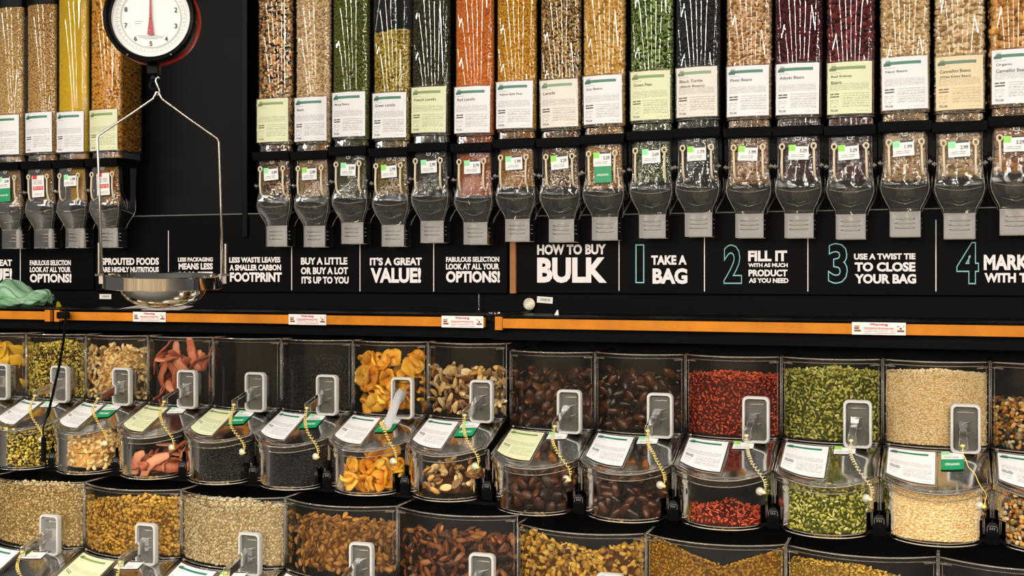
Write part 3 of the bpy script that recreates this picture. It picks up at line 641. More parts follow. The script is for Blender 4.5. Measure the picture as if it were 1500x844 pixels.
    if hi > vis:   # the column goes on above the frame, too far up to be seen: plain core only
        rg.append(dict(ol=ol, z0=vis-.01, ztop=lambda x, q=hi: np.full_like(x, q), centre=(0, .08), slope=0, top=False, bare=True))
    cnt = scatter(nm, rg, kinds, size, gm, cm, base, tilt=.35 if kinds[0] in ('lens', 'half') else .45, sp=max(.0048, size*(1.36 if kinds[0][:4] == 'bean' else 1.42)), twolayer=size > .0095, axis=(1.0, 0, .1) if kinds[0][:4] == 'bean' else None)
    tag(cnt, lbl, 'grain' if 'rice' in nm else 'beans', None, 'stuff')

# ================================================================== scoop bins
HS = {}
def barc(x, hw, b): return -b*max(0.0, 1-(x/hw)**2)
class Bin:
    def __init__(s, W, H): 
        s.W = W-.004; s.hw = s.W/2; s.H = H; s.b1 = .05*(W/.266)**.8; s.b2 = .072*(W/.266)**.8; s.yb = -.157; s.zl = -(H+.066); s.zb = -(H+.216)
    def cf(s, x): return barc(x, s.hw, s.b1)
    def chamber_ol(s, ins=.006, back=.08, n=18):
        h = s.hw-ins; return np.array([(-h, back), (-h, .04)]+[(x, s.cf(x)+ins) for x in np.linspace(-h, h, n)]+[(h, .04), (h, back)])
    def bf(s, x, h=None): return s.yb-s.b2*max(0.0, 1-(abs(x)/s.hw)**2.3)
    def bowl_ol(s, ins=.006, nar=0, back=.0, n=18):
        h = s.hw-ins-nar; r = .022
        a = [(-h, back), (-h, -.05), (-h, s.yb+r)]; m = [(x, s.bf(x)+ins) for x in np.linspace(-h+r*.55, h-r*.55, n)]
        return np.array(a+[(-h+r*.15, s.yb+r*.25)]+m+[(h-r*.15, s.yb+r*.25), (h, s.yb+r), (h, -.05), (h, back)])
    def L(s, u, v, off=0):
        x = (u-.5)*s.W; y0, z0 = s.cf(x)-.004, -s.H-.006; k = max(0.0, 1-(abs(x)/s.hw)**2.3); y1, z1 = s.yb-.004-s.b2*k, s.zl-.024*k
        y, z = y0+(y1-y0)*v, z0+(z1-z0)*v; n = Vector((0, -(z0-z1), -(y1-y0))); n = Vector((0, z1-z0, y0-y1)).normalized()
        return (x, y+n.y*off, z+n.z*off)
    def chamber(s):
        m = MB(); ol = s.chamber_ol(0, .2); m.loft([[(x, y, z) for x, y in ol] for z in (-s.H, -s.H*.5, 0)], closed=False); return m.mesh('upper_chamber', M['bin'], .6)
    def bowl(s):
        m = MB(); A = s.bowl_ol(0, 0, .2, 22); B = s.bowl_ol(0, .016, .2, 22); C = s.bowl_ol(.012, .016, .2, 22)
        k = [max(0, 1-(abs(x)/s.hw)**2.3) for x, y in A]
        m.loft([[(x, y, s.zl-.006-.022*kk) for (x, y), kk in zip(A, k)], [(x, y, s.zb+.062) for x, y in A], [(x, y, s.zb+.060) for x, y in B], [(x, y, s.zb+.012-.006*kk) for (x, y), kk in zip(B, k)], [(x, y, s.zb-.008*kk) for (x, y), kk in zip(C, k)]], closed=False)
        for sx in (-1, 1): m.add([(sx*s.hw, s.yb, s.zl-.006), (sx*s.hw, 0, -s.H-.006), (sx*s.hw, .2, -s.H-.006), (sx*s.hw, .2, s.zl-.006)], [(0, 1, 2, 3)])
        return m.mesh('lower_bowl', M['bowl'], .6)
    def lid(s):
        m = MB(); m.grid(lambda u, v: s.L(u, v), 20, 5); o = len(m.v); uv = m.uv
        A = [s.L(i/20, 1) for i in range(21)]; m.loft([A, [(x, y, z-.014) for x, y, z in A]], closed=False); m.uv = None; return m.mesh('lid', M['lid'], .5)
    def edges(s):
        m = MB(); c = [(x, s.cf(x)) for x in np.linspace(-s.hw, s.hw, 21)]
        m.tube([(x, y, 0) for x, y in c], .0021, 6); m.tube([(x, y+.003, -.011) for x, y in c], .0012, 5)
        m.tube([(x, y-.001, -s.H) for x, y in c], .0022, 6); m.tube([(x, y-.004, -s.H-.009) for x, y in c], .0016, 5)
        for sx in (-1, 1):
            m.tube([(sx*s.hw, .0, 0), (sx*s.hw, .0, -s.H)], .0016, 5); m.tube([(sx*s.hw, .2, 0), (sx*s.hw, 0, 0)], .0018, 5); m.tube([(sx*(s.hw-.008), -.006, -.012), (sx*(s.hw-.008), -.006, -s.H)], .0008, 4)
            m.tube([(sx*(s.hw-.004), -.004, -.014), (sx*(s.hw-.03), -.012, -.016)], .0028, 5)
        return m.mesh('chamber_edges', M['rim'], 3.2)
    def lid_edges(s):
        m = MB(); m.tube([s.L(i/20, 1, .001) for i in range(21)], .0027, 6); m.tube([s.L(i/20, .93, .0015) for i in range(1, 20)], .0013, 5); m.tube([(x, y, z-.016) for x, y, z in [s.L(i/20, 1) for i in range(21)]], .0016, 5)
        for u in (.006, .994): m.tube([s.L(u, v, .001) for v in (0, .5, 1)], .0024, 6)
        for u in (.035, .965): m.tube([s.L(u, v, .001) for v in (.05, .5, .95)], .0011, 5)
        m.tube([s.L(i/12, .02, .002) for i in range(13)], .0019, 5)
        for u in (.03, .93): a, b = s.L(u, -.02, .004), s.L(u+.04, -.02, .004); m.tube([a, b], .0045, 6)
        return m.mesh('lid_edges', M['rim'], 3.2)
    def bowl_edges(s):
        m = MB(); C = s.bowl_ol(.004, .016, .2, 22); m.tube([(x, y, s.zb+.003-.008*max(0, 1-(abs(x)/s.hw)**2.3)) for x, y in C], .0021, 6)
        for sx in (-1, 1):
            m.tube([(sx*s.hw, s.yb+.012, s.zl-.008), (sx*s.hw, s.yb+.012, s.zb+.061), (sx*(s.hw-.016), s.yb+.012, s.zb+.058), (sx*(s.hw-.016), s.yb+.014, s.zb+.006)], .0015, 5)
        return m.mesh('bowl_edges', M['rim_warm'], 3.2)
    def clip(s):
        m = MB(); x = s.hw+.002; y = s.yb-.004; z0, z1 = s.zb-.004, s.zb+.052
        m.loft([[(x-w_, y-d, z), (x+w_, y-d, z), (x+w_, y+.03, z), (x-w_, y+.03, z)] for w_, d, z in ((.016, .002, z0), (.0165, .006, z0+.03), (.014, .006, z1-.008), (.006, .003, z1))], caps=True)
        m.box(x-.0012, x+.0012, y-.004, y+.02, z1-.004, z1+.03); return m.mesh('mounting_clip', M['black'])
    def clip_rim(s):
        m = MB(); x = s.hw+.002; y = s.yb-.0105; z1 = s.zb+.052
        m.tube([(x-.012, y, z1-.022), (x-.012, y, z1-.012), (x-.009, y, z1-.009), (x+.009, y, z1-.009), (x+.012, y, z1-.012), (x+.012, y, z1-.022)], .0009, 5)
        for k in (-1, 0, 1): m.box(x+k*.005-.0013, x+k*.005+.0013, y-.0005, y+.004, z1-.018, z1-.012)
        return m.mesh('clip_outline', M['clip_grey'])
    def hx(s): return s.hw*.555
    def holster(s):
        m = MB(); x = s.hx(); zc = -s.H*.5-.058; w_, h_ = .0335, .061; R = []
        def rr(w2, h2, y, r): return [(x+a, y, zc+b) for a, b in rr2(w2, h2, r)]
        def rr2(w2, h2, r):
            o = []
            for cx, cz, a0 in ((w2-r, h2-r, 0), (-w2+r, h2-r, 90), (-w2+r, -h2+r, 180), (w2-r, -h2+r, 270)):
                for i in range(5): a = math.radians(a0+22.5*i); o.append((cx+r*math.cos(a), cz+r*math.sin(a)))
            return o
        m.loft([rr(w_+.004, h_+.004, -.050, .014), rr(w_+.004, h_+.004, -.064, .014), rr(w_+.0025, h_+.0025, -.0665, .013), rr(w_-.003, h_-.003, -.0665, .010), rr(w_-.004, h_-.004, -.063, .009), rr(w_-.004, h_-.004, -.048, .009)]); s._rr = rr
        return m.mesh('holster_frame', M['frost'], .9)
    def holster_box(s):
        s.holster(); x = s.hx(); zc = -s.H*.5-.058; m = MB(); m.loft([s._rr(.035, .062, -.052, .012), s._rr(.033, .060, .015, .010)], caps=False)
        return m.mesh('holster_pocket', M['frost_in'], .6)
    def scoop_panel(s):
        x = s.hx(); zc = -s.H*.5-.058; s.holster(); m = MB(); m.loft([s._rr(.029, .056, -.056, .008), s._rr(.029, .056, -.052, .008)], caps=True)
        return m.mesh('scoop_blade', M['frost_in'], .6)
    def scoop_handle(s, kind=0):
        x = s.hx(); zc = -s.H*.5-.058; m = MB()
        if kind == 0:
            secs = [(-.052, .012, .020, 0), (-.07, .011, .016, -.002), (-.10, .0095, .0135, -.010), (-.145, .0085, .012, -.022), (-.168, .0095, .0135, -.029)]
            m.loft([[(x-.006-w_, y, zc+dz+h), (x-.006+w_, y, zc+dz+h), (x-.006+w_, y, zc+dz-h), (x-.006-w_, y, zc+dz-h)] for y, w_, h, dz in secs], caps=False)
            return m.mesh('scoop_handle', M['handle'], .6)
        secs = [(-.045, .014, .018, .012), (-.075, .014, .016, 0), (-.105, .015, .013, -.03), (-.135, .016, .011, -.062), (-.150, .014, .008, -.078)]
        m.loft([[(x-.006-w_, y, zc+dz+h*.3), (x-.006-w_*.6, y-.003, zc+dz-h), (x-.006+w_*.6, y-.003, zc+dz-h), (x-.006+w_, y, zc+dz+h*.3), (x-.006+w_*.8, y+.002, zc+dz+h), (x-.006, y+.004, zc+dz+h*.3), (x-.006-w_*.8, y+.002, zc+dz+h)] for y, w_, h, dz in secs], caps=True)
        return m.mesh('scoop_handle', M['grey_handle'], .6)
    def scoop_ribs(s):
        x = s.hx(); zc = -s.H*.5-.058; m = MB()
        for dz, z2 in ((.016, .022), (-.014, -.006)): m.tube([(x-.010, -.075, zc+dz-.008), (x-.002, -.062, zc+dz), (x+.020, -.058, zc+z2)], [.0035, .003, .0008], 5)
        m.tube([(x-.022, -.0575, zc+.043), (x+.022, -.0575, zc+.043)], .0016, 5)
        m.tube([(x-.016, -.169, zc-.015), (x+.004, -.169, zc-.015), (x+.004, -.169, zc-.044), (x-.016, -.169, zc-.044)], .0011, 5, closed=True)
        for a, b in ((-.0145, .0), (.0025, .0)): m.tube([(x+a, -.07, zc+.012), (x+a, -.168, zc-.016)], .0009, 5)
        return m.mesh('moulded_ribs', M['rim_warm'], 3.2)
M['rim_warm'] = clear('bright_plastic_edge', (.8, .76, .7), .5, (.74, .68, .56), .12, 1.5)
M['clip_grey'] = plain('clip_outline_grey', (.16, .155, .15), .3)
M['handle'] = clear('clear_scoop_plastic', (.88, .86, .82), .28, (.6, .57, .52), .12, 1.35)
def coil(pts, turns, R, r, seg=9, lead=.12):
    """helical cord along a smooth path; straight leads at both ends"""
    P_ = [Vector(p) for p in pts]; n = turns*seg; out = []
    def bez(t):
        k = t*(len(P_)-1); i = min(int(k), len(P_)-2); f = k-i; a, b, c, d = P_[max(i-1, 0)], P_[i], P_[i+1], P_[min(i+2, len(P_)-1)]
        return .5*((2*b)+(c-a)*f+(2*a-5*b+4*c-d)*f*f+(3*b-a-3*c+d)*f**3)
    for i in range(n+1):
        t = i/n; c = bez(t); d = (bez(min(t+.01, 1))-bez(max(t-.01, 0))).normalized(); a = d.cross(Vector((0, 1, .1))).normalized(); b = a.cross(d)
        k = min(1, max(0, (t-lead*.4)/.05), max(0, (1-lead-t)/.05)); ph = 2*math.pi*turns*t
        out.append(c+(a*math.cos(ph)+b*math.sin(ph))*R*k)
    m = MB(); m.tube(out, r, 5); return m
def lid_card(B, mat, u0, u1, v0, v1, off=.0035):
    m = MB(); m.grid(lambda u, v: B.L(u0+(u1-u0)*u, v1+(v0-v1)*v, off), 8, 4); n = len(m.v); uv = list(m.uv); f = list(m.f)
    w2 = [B.L(u0+(u1-u0)*a, v1+(v0-v1)*b, off-.0012) for a, b in uv]; m2 = MB(); m2.v = m.v+w2; m2.f = f+[tuple(i+n for i in q)[::-1] for q in f]; m2.uv = uv+uv; return m2.mesh('card', M[mat])
def lid_pocket(B, u0, u1, v0, v1):
    p = [B.L(u0, v, .004) for v in np.linspace(v0, v1, 5)]+[B.L(u, v1, .004) for u in np.linspace(u0, u1, 8)][1:]+[B.L(u1, v, .004) for v in np.linspace(v1, v0, 5)][1:]
    m = MB(); m.tube(p, .0016, 5); return m.mesh('card_pocket', M['rim'], 3.2)
def lid_text(B, s, u0, u1, v0, v1, mat, parent, off=.0042, bold=.02):
    return lettering(s, u0, u1, v1, v0, lambda u, v: B.L(u, v, off), mat, parent, bold)
def make_bin(x0, x1, Y, ztop, H, label, row, cardm, tagk, cordm, scoop_kind, scoop_label, price='', group=None, nocord=False, straight=False):
    W = abs(x1-x0); key = (round(W, 2), H); 
    if key not in HS: HS[key] = Bin(round(W, 4), H)
    B = HS[key]; base = Vector(((x0+x1)/2, Y, Z(ztop)))
    t = thing('scoop_bin', label, 'bin', base, group or ('clear scoop bins on the upper shelf' if row == 1 else 'clear scoop bins on the lower shelf'))
    c = link('upper_chamber', cached((key, 'ch'), B.chamber), t); link('chamber_edges', cached((key, 'ce'), B.edges), c)
    c = link('lower_bowl', cached((key, 'bo'), B.bowl), t); link('bowl_edges', cached((key, 'be'), B.bowl_edges), c)
    c = link('lid', cached((key, 'li'), B.lid), t); link('lid_edges', cached((key, 'le'), B.lid_edges), c)
    c = link('mounting_clip', cached((key, 'cl'), B.clip), t); link('clip_outline', cached((key, 'cr'), B.clip_rim), c)
    c = link('scoop_holster', cached((key, 'ho'), B.holster), t); link('holster_pocket', cached((key, 'hb'), B.holster_box), c)
    link('product_card', cached((key, cardm), lambda: lid_card(B, cardm, .055, .50, .06, .80)), t); link('card_pocket', cached((key, 'po'), lambda: lid_pocket(B, .045, .52, .04, .85)), t)
    tk = 'tag_mint' if tagk != 'lime' else 'tag_lime'
    link('price_tag', cached((key, tk), lambda: lid_card(B, tk, .555, .76, .04, .22)), t)
    if tagk == 'organic':
        g = link('organic_tag', cached((key, 'og'), lambda: lid_card(B, 'green_tag', .555, .76, .22, .46)), t); lid_text(B, 'ORGANIC', .59, .725, .31, .37, M['pale_ink'], g, bold=.03)
    # scoop
    sc = thing('scoop', scoop_label, 'scoop', base, 'scoops on coiled cords')
    if scoop_kind == 0:
        link('scoop_blade', cached((key, 'sp'), B.scoop_panel), sc); h = link('scoop_handle', cached((key, 'sh'), lambda: B.scoop_handle(0)), sc); link('moulded_ribs', cached((key, 'sr'), B.scoop_ribs), h)
    else: link('scoop_handle', cached((key, 'sh1'), lambda: B.scoop_handle(1)), sc)
    x = B.hx(); zc = -H*.5-.058; bx = B.hw*.86; by = B.bf(bx)-.004; bz = B.zl-.055
    Hh = (x-.008, -.170, zc-.030) if scoop_kind == 0 else (x-.006, -.150, zc-.085)
    mid1 = (x-.006+random.uniform(-.006, .006), -.192, zc-.062); mid2 = ((x+bx)/2+random.uniform(-.010, .006), by-.036, B.zl+.030)
    cm = coil([Hh, mid1, mid2, (bx+.004, by-.012, bz+.032), (bx, by-.004, bz)], 4 if straight else random.choice((24, 26, 28)), .0018 if straight else .0040, .0013)
    co = link('coiled_cord', cm.mesh('coiled_cord', M[cordm], 3.2), sc)
    m = MB(); m.lathe([(.0001, -.004), (.005, -.003), (.0065, 0), (.005, .003), (.0001, .004)], 10, Hh); link('cord_end', m.mesh('cord_end', M[cordm], 3.2), sc); m = MB(); m.lathe([(.0001, -.005), (.006, -.003), (.007, 0), (.006, .003), (.0001, .005)], 10, (bx, by-.006, bz)); link('cord_end', m.mesh('cord_end', M[cordm], 3.2), sc)
    m = MB(); m.lathe([(.0001, -.007), (.008, -.005), (.012, 0), (.010, .004), (.0001, .005)], 12, (bx-.011, by, bz+.001), 'y'); link('cord_anchor', m.mesh('cord_anchor', M['rim_white'], 3.2), t)
    return B, base, t
def regions(B, lc, lb, tilt=0, slope=.05, bslope=.35, ins=.006, wave=.004, noc=False, nob=False, hf=None):
    R = []; q = random.uniform(0, 6)
    if not noc: R.append(dict(ol=B.chamber_ol(ins), z0=-B.H+ins, ztop=(lambda x: lc+hf(x)) if hf else lambda x: lc+tilt*x+wave*np.sin(x*26+q), centre=(0, .10), slope=slope, zmax=-.012))
    lo = B.zb+ins; br = B.zb+.064
    if not nob:
        if lb <= br: R.append(dict(ol=B.bowl_ol(ins, .016), z0=lo, ztop=lambda x: lb+wave*np.sin(x*30+q), centre=(0, -.0), slope=bslope, zmax=-B.H-.012))
        else:
            R.append(dict(ol=B.bowl_ol(ins, .016), z0=lo, ztop=lambda x: np.full_like(x, br), centre=(0, 0), slope=0, top=False))
            R.append(dict(ol=B.bowl_ol(ins, 0), z0=br-.004, ztop=lambda x: lb+wave*np.sin(x*30+q), centre=(0, -.0), slope=bslope, zmax=-B.H-.012))
    return R
def items(name, label, group, cat, kinds, size, gm, base, R, sp, tilt, nmax=300, jit=.3, axes=None, B=None, where=''):
    """each piece an object of its own; meshes are shared"""
    mes = [cached(('item', k, size, gm.name), lambda k=k: np_mesh(name, SH(k)[0]*size, SH(k)[1], [gm])) for k in kinds]
    P_, N_, A_ = [], [], []
    for ri, r in enumerate(R):
        p, n = pile_points(r['ol'], r['z0'], r['ztop'], sp, r['centre'], r.get('slope', 0), r.get('top', True), size*.15, r.get('zmax')); P_.append(p); N_.append(n)
        A_.append(np.tile([0, 0, 1.0] if (axes and ri == 0) else [1.0, 0, .2], (len(p), 1)))
    p, n, ax = np.concatenate(P_), np.concatenate(N_), np.concatenate(A_)
    seen = (p[:, 1] < .035); p, n, ax = p[seen], n[seen], ax[seen]
    if len(p) > nmax: k = rng.permutation(len(p))[:nmax]; p, n, ax = p[k], n[k], ax[k]
    n = n/np.linalg.norm(n, axis=1)[:, None]; p = p-n*(size*.2+rng.uniform(0, jit*size, (len(p), 1))); Rm = rot_frames(len(p), n, tilt, ax if axes else None)
    zc = -B.H
    if size > .03:   # keep the large pieces inside the plastic
        top = p[:, 2] > zc; rx = np.where(top & bool(axes), size*.3, size*1.1)
        p[:, 0] = np.clip(p[:, 0], -(B.hw-rx-.004), B.hw-rx-.004); p[:, 2] = np.where(top, np.minimum(p[:, 2], -size*(1.0 if axes else .75)), np.maximum(p[:, 2], B.zb+.02))
    for i in range(len(p)):
        o = bpy.data.objects.new(name, mes[int(rng.integers(len(mes)))]); COL.objects.link(o)
        mt = Matrix([list(Rm[i][r])+[0] for r in range(3)]+[[0, 0, 0, 1]]); o.matrix_world = Matrix.Translation(base+Vector(p[i]))@mt@Matrix.Scale(float(rng.uniform(.85, 1.12)), 4)
        up = p[i][2] > zc; f = (p[i][2]-zc)/B.H if up else (p[i][2]-B.zb)/(.21)
        side = ('far left', 'left', 'middle', 'right', 'far right')[min(4, max(0, int((p[i][0]/B.hw+1)*2.5)))]
        hgt = ('bottom', 'low', 'midway', 'high', 'top')[min(4, max(0, int(f*5)))]
        tag(o, '%s, %s and %s in the %s of the %s' % (label, hgt, side, 'chamber' if up else 'bowl', where), cat, group)
def fill(name, label, cat, B, base, kinds, size, cc, lc, lb, tilt=.35, rough=.45, sp=None, **kw):
    gm = cached(('gm', name), lambda: grain_mat(name+'_mat', cc, rough, spec=.25, gain=1.3)); cm = cached(('cm', name), lambda: core_mat(name+'_core', cc[0]))
    o = scatter(name, regions(B, lc, lb, **kw), kinds, size, gm, cm, base, tilt, sp or size*1.4, twolayer=size > .0075); tag(o, label, cat, None, 'stuff'); return o
def pieces(name, label, cat, B, base, kinds, size, cc, lc, lb, sp, where, tilt=.5, rough=.4, nmax=300, back=True, coarse=None, axes=None, **kw):
    gm = cached(('gmi', name, where), lambda: grain_mat(name+'_mat', cc, rough)); ins = max(.008, size*.42)
    items(name, label, name.replace('_', ' ')+'s in the '+where, cat, kinds, size, gm, base, regions(B, lc, lb, ins=ins, **kw), sp, tilt, nmax, axes=axes, B=B, where=where)
    if back:
        d = size*1.0+ins; R2 = regions(B, lc-size*1.0, lb-size*.8, ins=.012, **kw); R2 = [dict(r, ol=np.array([(x*(1-d/B.hw), y+d) for x, y in r['ol']])) for r in R2]
        o = scatter(name+'_pile', R2, coarse or kinds[:1], size*.95, gm, cached(('cm', name), lambda: core_mat(name+'_core', cc[0])), base, tilt, size*1.5, twolayer=False)
        tag(o, 'inner heap of '+name.replace('_', ' ')+'s behind the front pieces', cat, None, 'stuff')
Y1, Y2 = 3.35, 3.05
E1 = [-38, 34.5, 122, 213, 312, 412, 515, 628, 746]; E1r = [748, 871.5, 1004, 1143.5, 1291.5, 1448.5, 1622]
E2 = [-14, 128.5, 267.5, 417.5, 578.5, 759]; E2r = [760, 946.5, 1147, 1372, 1622]
def xs(e, Y):  # even pitch that best fits the photographed joints
    X = [P(a, 500, Y).x for a in e]; n = len(X); k = np.arange(n); a, b = np.polyfit(k, X, 1); return [a*i+b for i in k]
b1 = xs(E1, Y1); b1r = xs(E1r, Y1); b2 = xs(E2, Y2); b2r = xs(E2r, Y2)
ROW1 = [ # label, card, tag, cord, scoop kind, scoop label
 ('leftmost upper bin, cut by the frame, holding yellow dried fruit', 'card_w', 'mint', 'cord_y', 0, 'scoop of the leftmost upper bin, mostly cut by the frame'),
 ('upper bin of green and yellow pistachio kernels behind the black cable', 'card_w', 'mint', 'cord_y', 0, 'clear scoop in the holster of the pistachio bin'),
 ('upper bin of pale cashews with a green organic tag', 'card_w', 'organic', 'cord_y', 0, 'clear scoop in the holster of the cashew bin'),
 ('upper bin of pink dried papaya strips', 'card_g', 'mint', 'cord_y', 0, 'clear scoop in the holster of the papaya bin'),
 ('upper bin with empty top and black raisins in its bowl', 'card_g', 'organic', 'cord_y', 0, 'clear scoop on the bin right of the papaya strips'),
 ('upper bin of black currants left of the orange fruit rings', 'card_w', 'organic', 'cord_y', 0, 'clear scoop on the bin left of the orange fruit rings'),
 ('upper bin of orange dried apple rings', 'card_w', 'organic', 'cord_y', 1, 'light grey scoop handle hanging from the orange fruit ring bin'),
 ('upper bin of cream and brown brazil nuts', 'card_w', 'organic', 'cord_y', 0, 'clear scoop on the brazil nut bin'),
 ('upper bin of brown dried figs, first of the lower set section', 'card_g', 'mint', 'cord_y', 0, 'clear scoop on the brown fig bin'),
 ('upper bin of dark glossy dates left of the red berries', 'card_w', 'mint', 'cord_y', 0, 'clear scoop on the dark date bin'),
 ('upper bin of red goji berries, bowl nearly empty', 'card_w', 'lime', 'cord_c', 0, 'clear scoop with cream cord on the red berry bin'),
 ('upper bin full of green pumpkin seeds', 'card_w', 'lime', 'cord_c', 0, 'clear scoop with cream cord on the green seed bin'),
 ('upper bin full of cream sesame seeds with a green organic tag', 'card_w', 'organic', 'cord_y', 0, 'clear scoop with a slack yellow cord on the sesame bin'),
 ('rightmost upper bin, cut by the frame, holding dark and gold trail mix', 'card_w', 'mint', 'cord_c', 0, 'scoop of the rightmost upper bin outside the frame edge'),
]
U = []
for i in range(8): U.append(make_bin(b1[i], b1[i+1], Y1, -.212, .228, *[ROW1[i][0]], 1, *ROW1[i][1:]))
for i in range(6): U.append(make_bin(b1r[i], b1r[i+1], Y1, -.232, .228, ROW1[8+i][0], 1, *ROW1[8+i][1:], straight=(i == 4)))
ROW2 = [
 ('leftmost lower bin of pale oat flakes, below the pistachio bin', 'card_w', 'lime', 'cord_y', 0, 'scoop of the leftmost lower bin, over pale flakes'),
 ('lower bin of golden granola clusters', 'card_g', 'mint', 'cord_y', 0, 'scoop on the lower bin of golden granola clusters'),
 ('lower bin of pale rolled oats left of the almonds', 'card_w', 'lime', 'cord_y', 0, 'scoop on the pale rolled oat bin left of the almonds'),
 ('lower bin of brown almonds', 'card_w', 'lime', 'cord_y', 0, 'scoop on the lower bin of brown almonds'),
 ('lower bin of dark brown pecans right of the almonds', 'card_w', 'mint', 'cord_y', 0, 'scoop on the lower pecan bin'),
 ('lower bin of golden walnut pieces below the brown figs', 'card_w', 'mint', 'cord_y', 0, 'scoop on the lower bin of golden walnut pieces'),
 ('lower bin of fine golden flax below the red berries', 'card_w', 'mint', 'cord_y', 0, 'scoop on the fine golden flax bin below the red berries'),
 ('lower bin of fine tan grain below the green pumpkin seeds', 'card_w', 'mint', 'cord_y', 0, 'scoop on the tan grain bin at the lower right'),
 ('rightmost lower bin, dark brown seeds in shadow', 'card_w', 'mint', 'cord_y', 0, 'scoop of the rightmost lower bin, in shadow'),
]
LW = []
for i in range(5): LW.append(make_bin(b2[i], b2[i+1], Y2, -.668, .210, ROW2[i][0], 2, *ROW2[i][1:]))
for i in range(4): LW.append(make_bin(b2r[i], b2r[i+1], Y2, -.690, .210, ROW2[5+i][0], 2, *ROW2[5+i][1:]))
# ---- contents, upper shelf (lc: chamber level, lb: bowl level)
g = lambda i: U[i][:2]
pieces('dried_mango', 'yellow dried fruit slab', 'dried fruit', *g(0), ['slab:0', 'slab:1', 'slab:2'], .034, cols('C88808', 'E8B020', 'F2C434', 'D89A10'), -.035, -.36, .05, 'leftmost upper bin', tilt=.35)
fill('pistachio_kernels', 'green and yellow pistachio kernels in the upper bin behind the black cable', 'nuts', *g(1), ['chunk:0', 'pepita', 'seed'], .0078, cols('2E2606', '8A7A1C', 'BCAC3C', 'E0C864', '7A4E20', 'A09C30', 'ECDC88'), -.04, -.312, tilt=.9, slope=.1)
pieces('cashew', 'curved cream cashew', 'nut', *g(2), ['cashew'], .0135, cols('DCAC60', 'F2D28E', 'FAE2A8', 'EAC47C'), -.042, -.345, .0178, 'cashew bin', .8)
pieces('papaya_strip', 'pink papaya strip', 'dried fruit', *g(3), ['strip:0', 'strip:1', 'strip:2', 'strip:3'], .062, cols('984428', 'C46C4C', 'DC9470', 'AC5438', 'D0805C'), -.05, -.40, .046, 'papaya bin', .35, back=False, axes=True)
fill('black_raisins', 'black raisins in the bowl right of the papaya strips', 'dried fruit', *g(4), ['raisin'], .0062, cols('020203', '0A080A', '100C0E', '050406'), -.15, -.325, noc=True, rough=.35)
fill('black_currants', 'tiny black currants in the bin left of the orange rings', 'dried fruit', *g(5), ['raisin'], .0056, cols('030304', '0E0C12', '16141A', '070608'), -.06, -.325, rough=.35)
pieces('dried_apple_ring', 'orange dried apple ring', 'dried fruit', *g(6), ['ring:0', 'ring:1', 'ring:2', 'ring:4'], .036, cols('D88810', 'F4AC28', 'FCC448', 'EC9C1C'), -.045, -.385, .048, 'ring bin', .38)
pieces('brazil_nut', 'brazil nut', 'nut', *g(7), ['brazil:0', 'brazil:1', 'halfnut'], .0185, cols('4A240C', 'F0CC8C', '7A4418', 'FADCA4', 'E0A848', '5A2E10', 'F0C880', 'FAE0B0'), -.075, -.39, .0275, 'brazil nut bin', .8)
pieces('dried_fig', 'wrinkled brown fig', 'dried fruit', *g(8), ['fig:0', 'fig:1', 'fig:2'], .021, cols('140A05', '341A0D', '5A321C', '22110A', '6C4226'), -.06, -.34, .031, 'fig bin', .9, rough=.4)
pieces('date', 'dark glossy date', 'dried fruit', *g(9), ['date:0', 'date:1', 'date:2'], .024, cols('0E0705', '24120C', '4A2816', '180C08', '5E381E'), -.05, -.35, .031, 'date bin', .6, rough=.2)
fill('goji_berries', 'red goji berries in the upper bin with a nearly empty bowl', 'dried fruit', *g(10), ['goji'], .0082, cols('4A1208', 'B04024', 'D05C38', '84281A'), -.052, -.42, tilt=.7, bslope=.12)
fill('pumpkin_seeds', 'flat green pumpkin seeds in the upper bin left of the sesame', 'seeds', *g(11), ['pepita'], .0092, cols('3E420C', '8E9034', 'B8B45C', '6E7224', 'CCC680'), -.035, -.315, tilt=.6, sp=.0105)
fill('sesame_seeds', 'cream sesame seeds filling the upper bin', 'seeds', *g(12), ['seed'], .0046, cols('D4B078', 'F2DAA4', 'FCECC4', 'F6E0B0'), -.033, -.320, bslope=.22, sp=.0062)
fill('trail_mix', 'dark and gold trail mix in the rightmost upper bin', 'nuts', *g(13), ['chunk:0', 'seed', 'chunk:3'], .0088, cols('140A04', 'E0A444', '341808', 'F0D08C', 'B87020', '1C0E08', 'FAE4B4'), -.10, -.325, tilt=.9)
# ---- contents, lower shelf
g = lambda i: LW[i][:2]
fill('oat_flakes', 'pale oat flakes in the leftmost lower bin', 'cereal', *g(0), ['flake:0', 'flake:2'], .0072, cols('9C8048', 'D8BC80', 'ECD4A0', 'BCA064'), -.025, -.30, tilt=.7)
fill('granola_clusters', 'golden granola clusters in the lower bin left of the rolled oats', 'cereal', *g(1), ['chunk:1', 'flake:3'], .0082, cols('6E4808', 'C89834', 'E0B450', 'A4781E'), -.05, -.30, tilt=.9, wave=.010)
fill('rolled_oats', 'pale rolled oats in the lower bin left of the almonds', 'cereal', *g(2), ['flake:1', 'flake:2'], .0072, cols('B89C6C', 'ECD8AC', 'F8ECCC', 'D8C290'), -.032, -.30, tilt=.7)
pieces('almond', 'brown almond', 'nut', *g(3), ['almond'], .0128, cols('6E4414', 'AC7428', 'C88C3C', '8C5A1C'), -.05, -.33, .0172, 'almond bin', .45, nmax=300)
pieces('pecan', 'dark brown pecan half', 'nut', *g(4), ['pecan'], .0185, cols('2E1408', '84461A', 'B4723A', '5A290E'), -.06, -.33, .0245, 'pecan bin', .8, rough=.3)
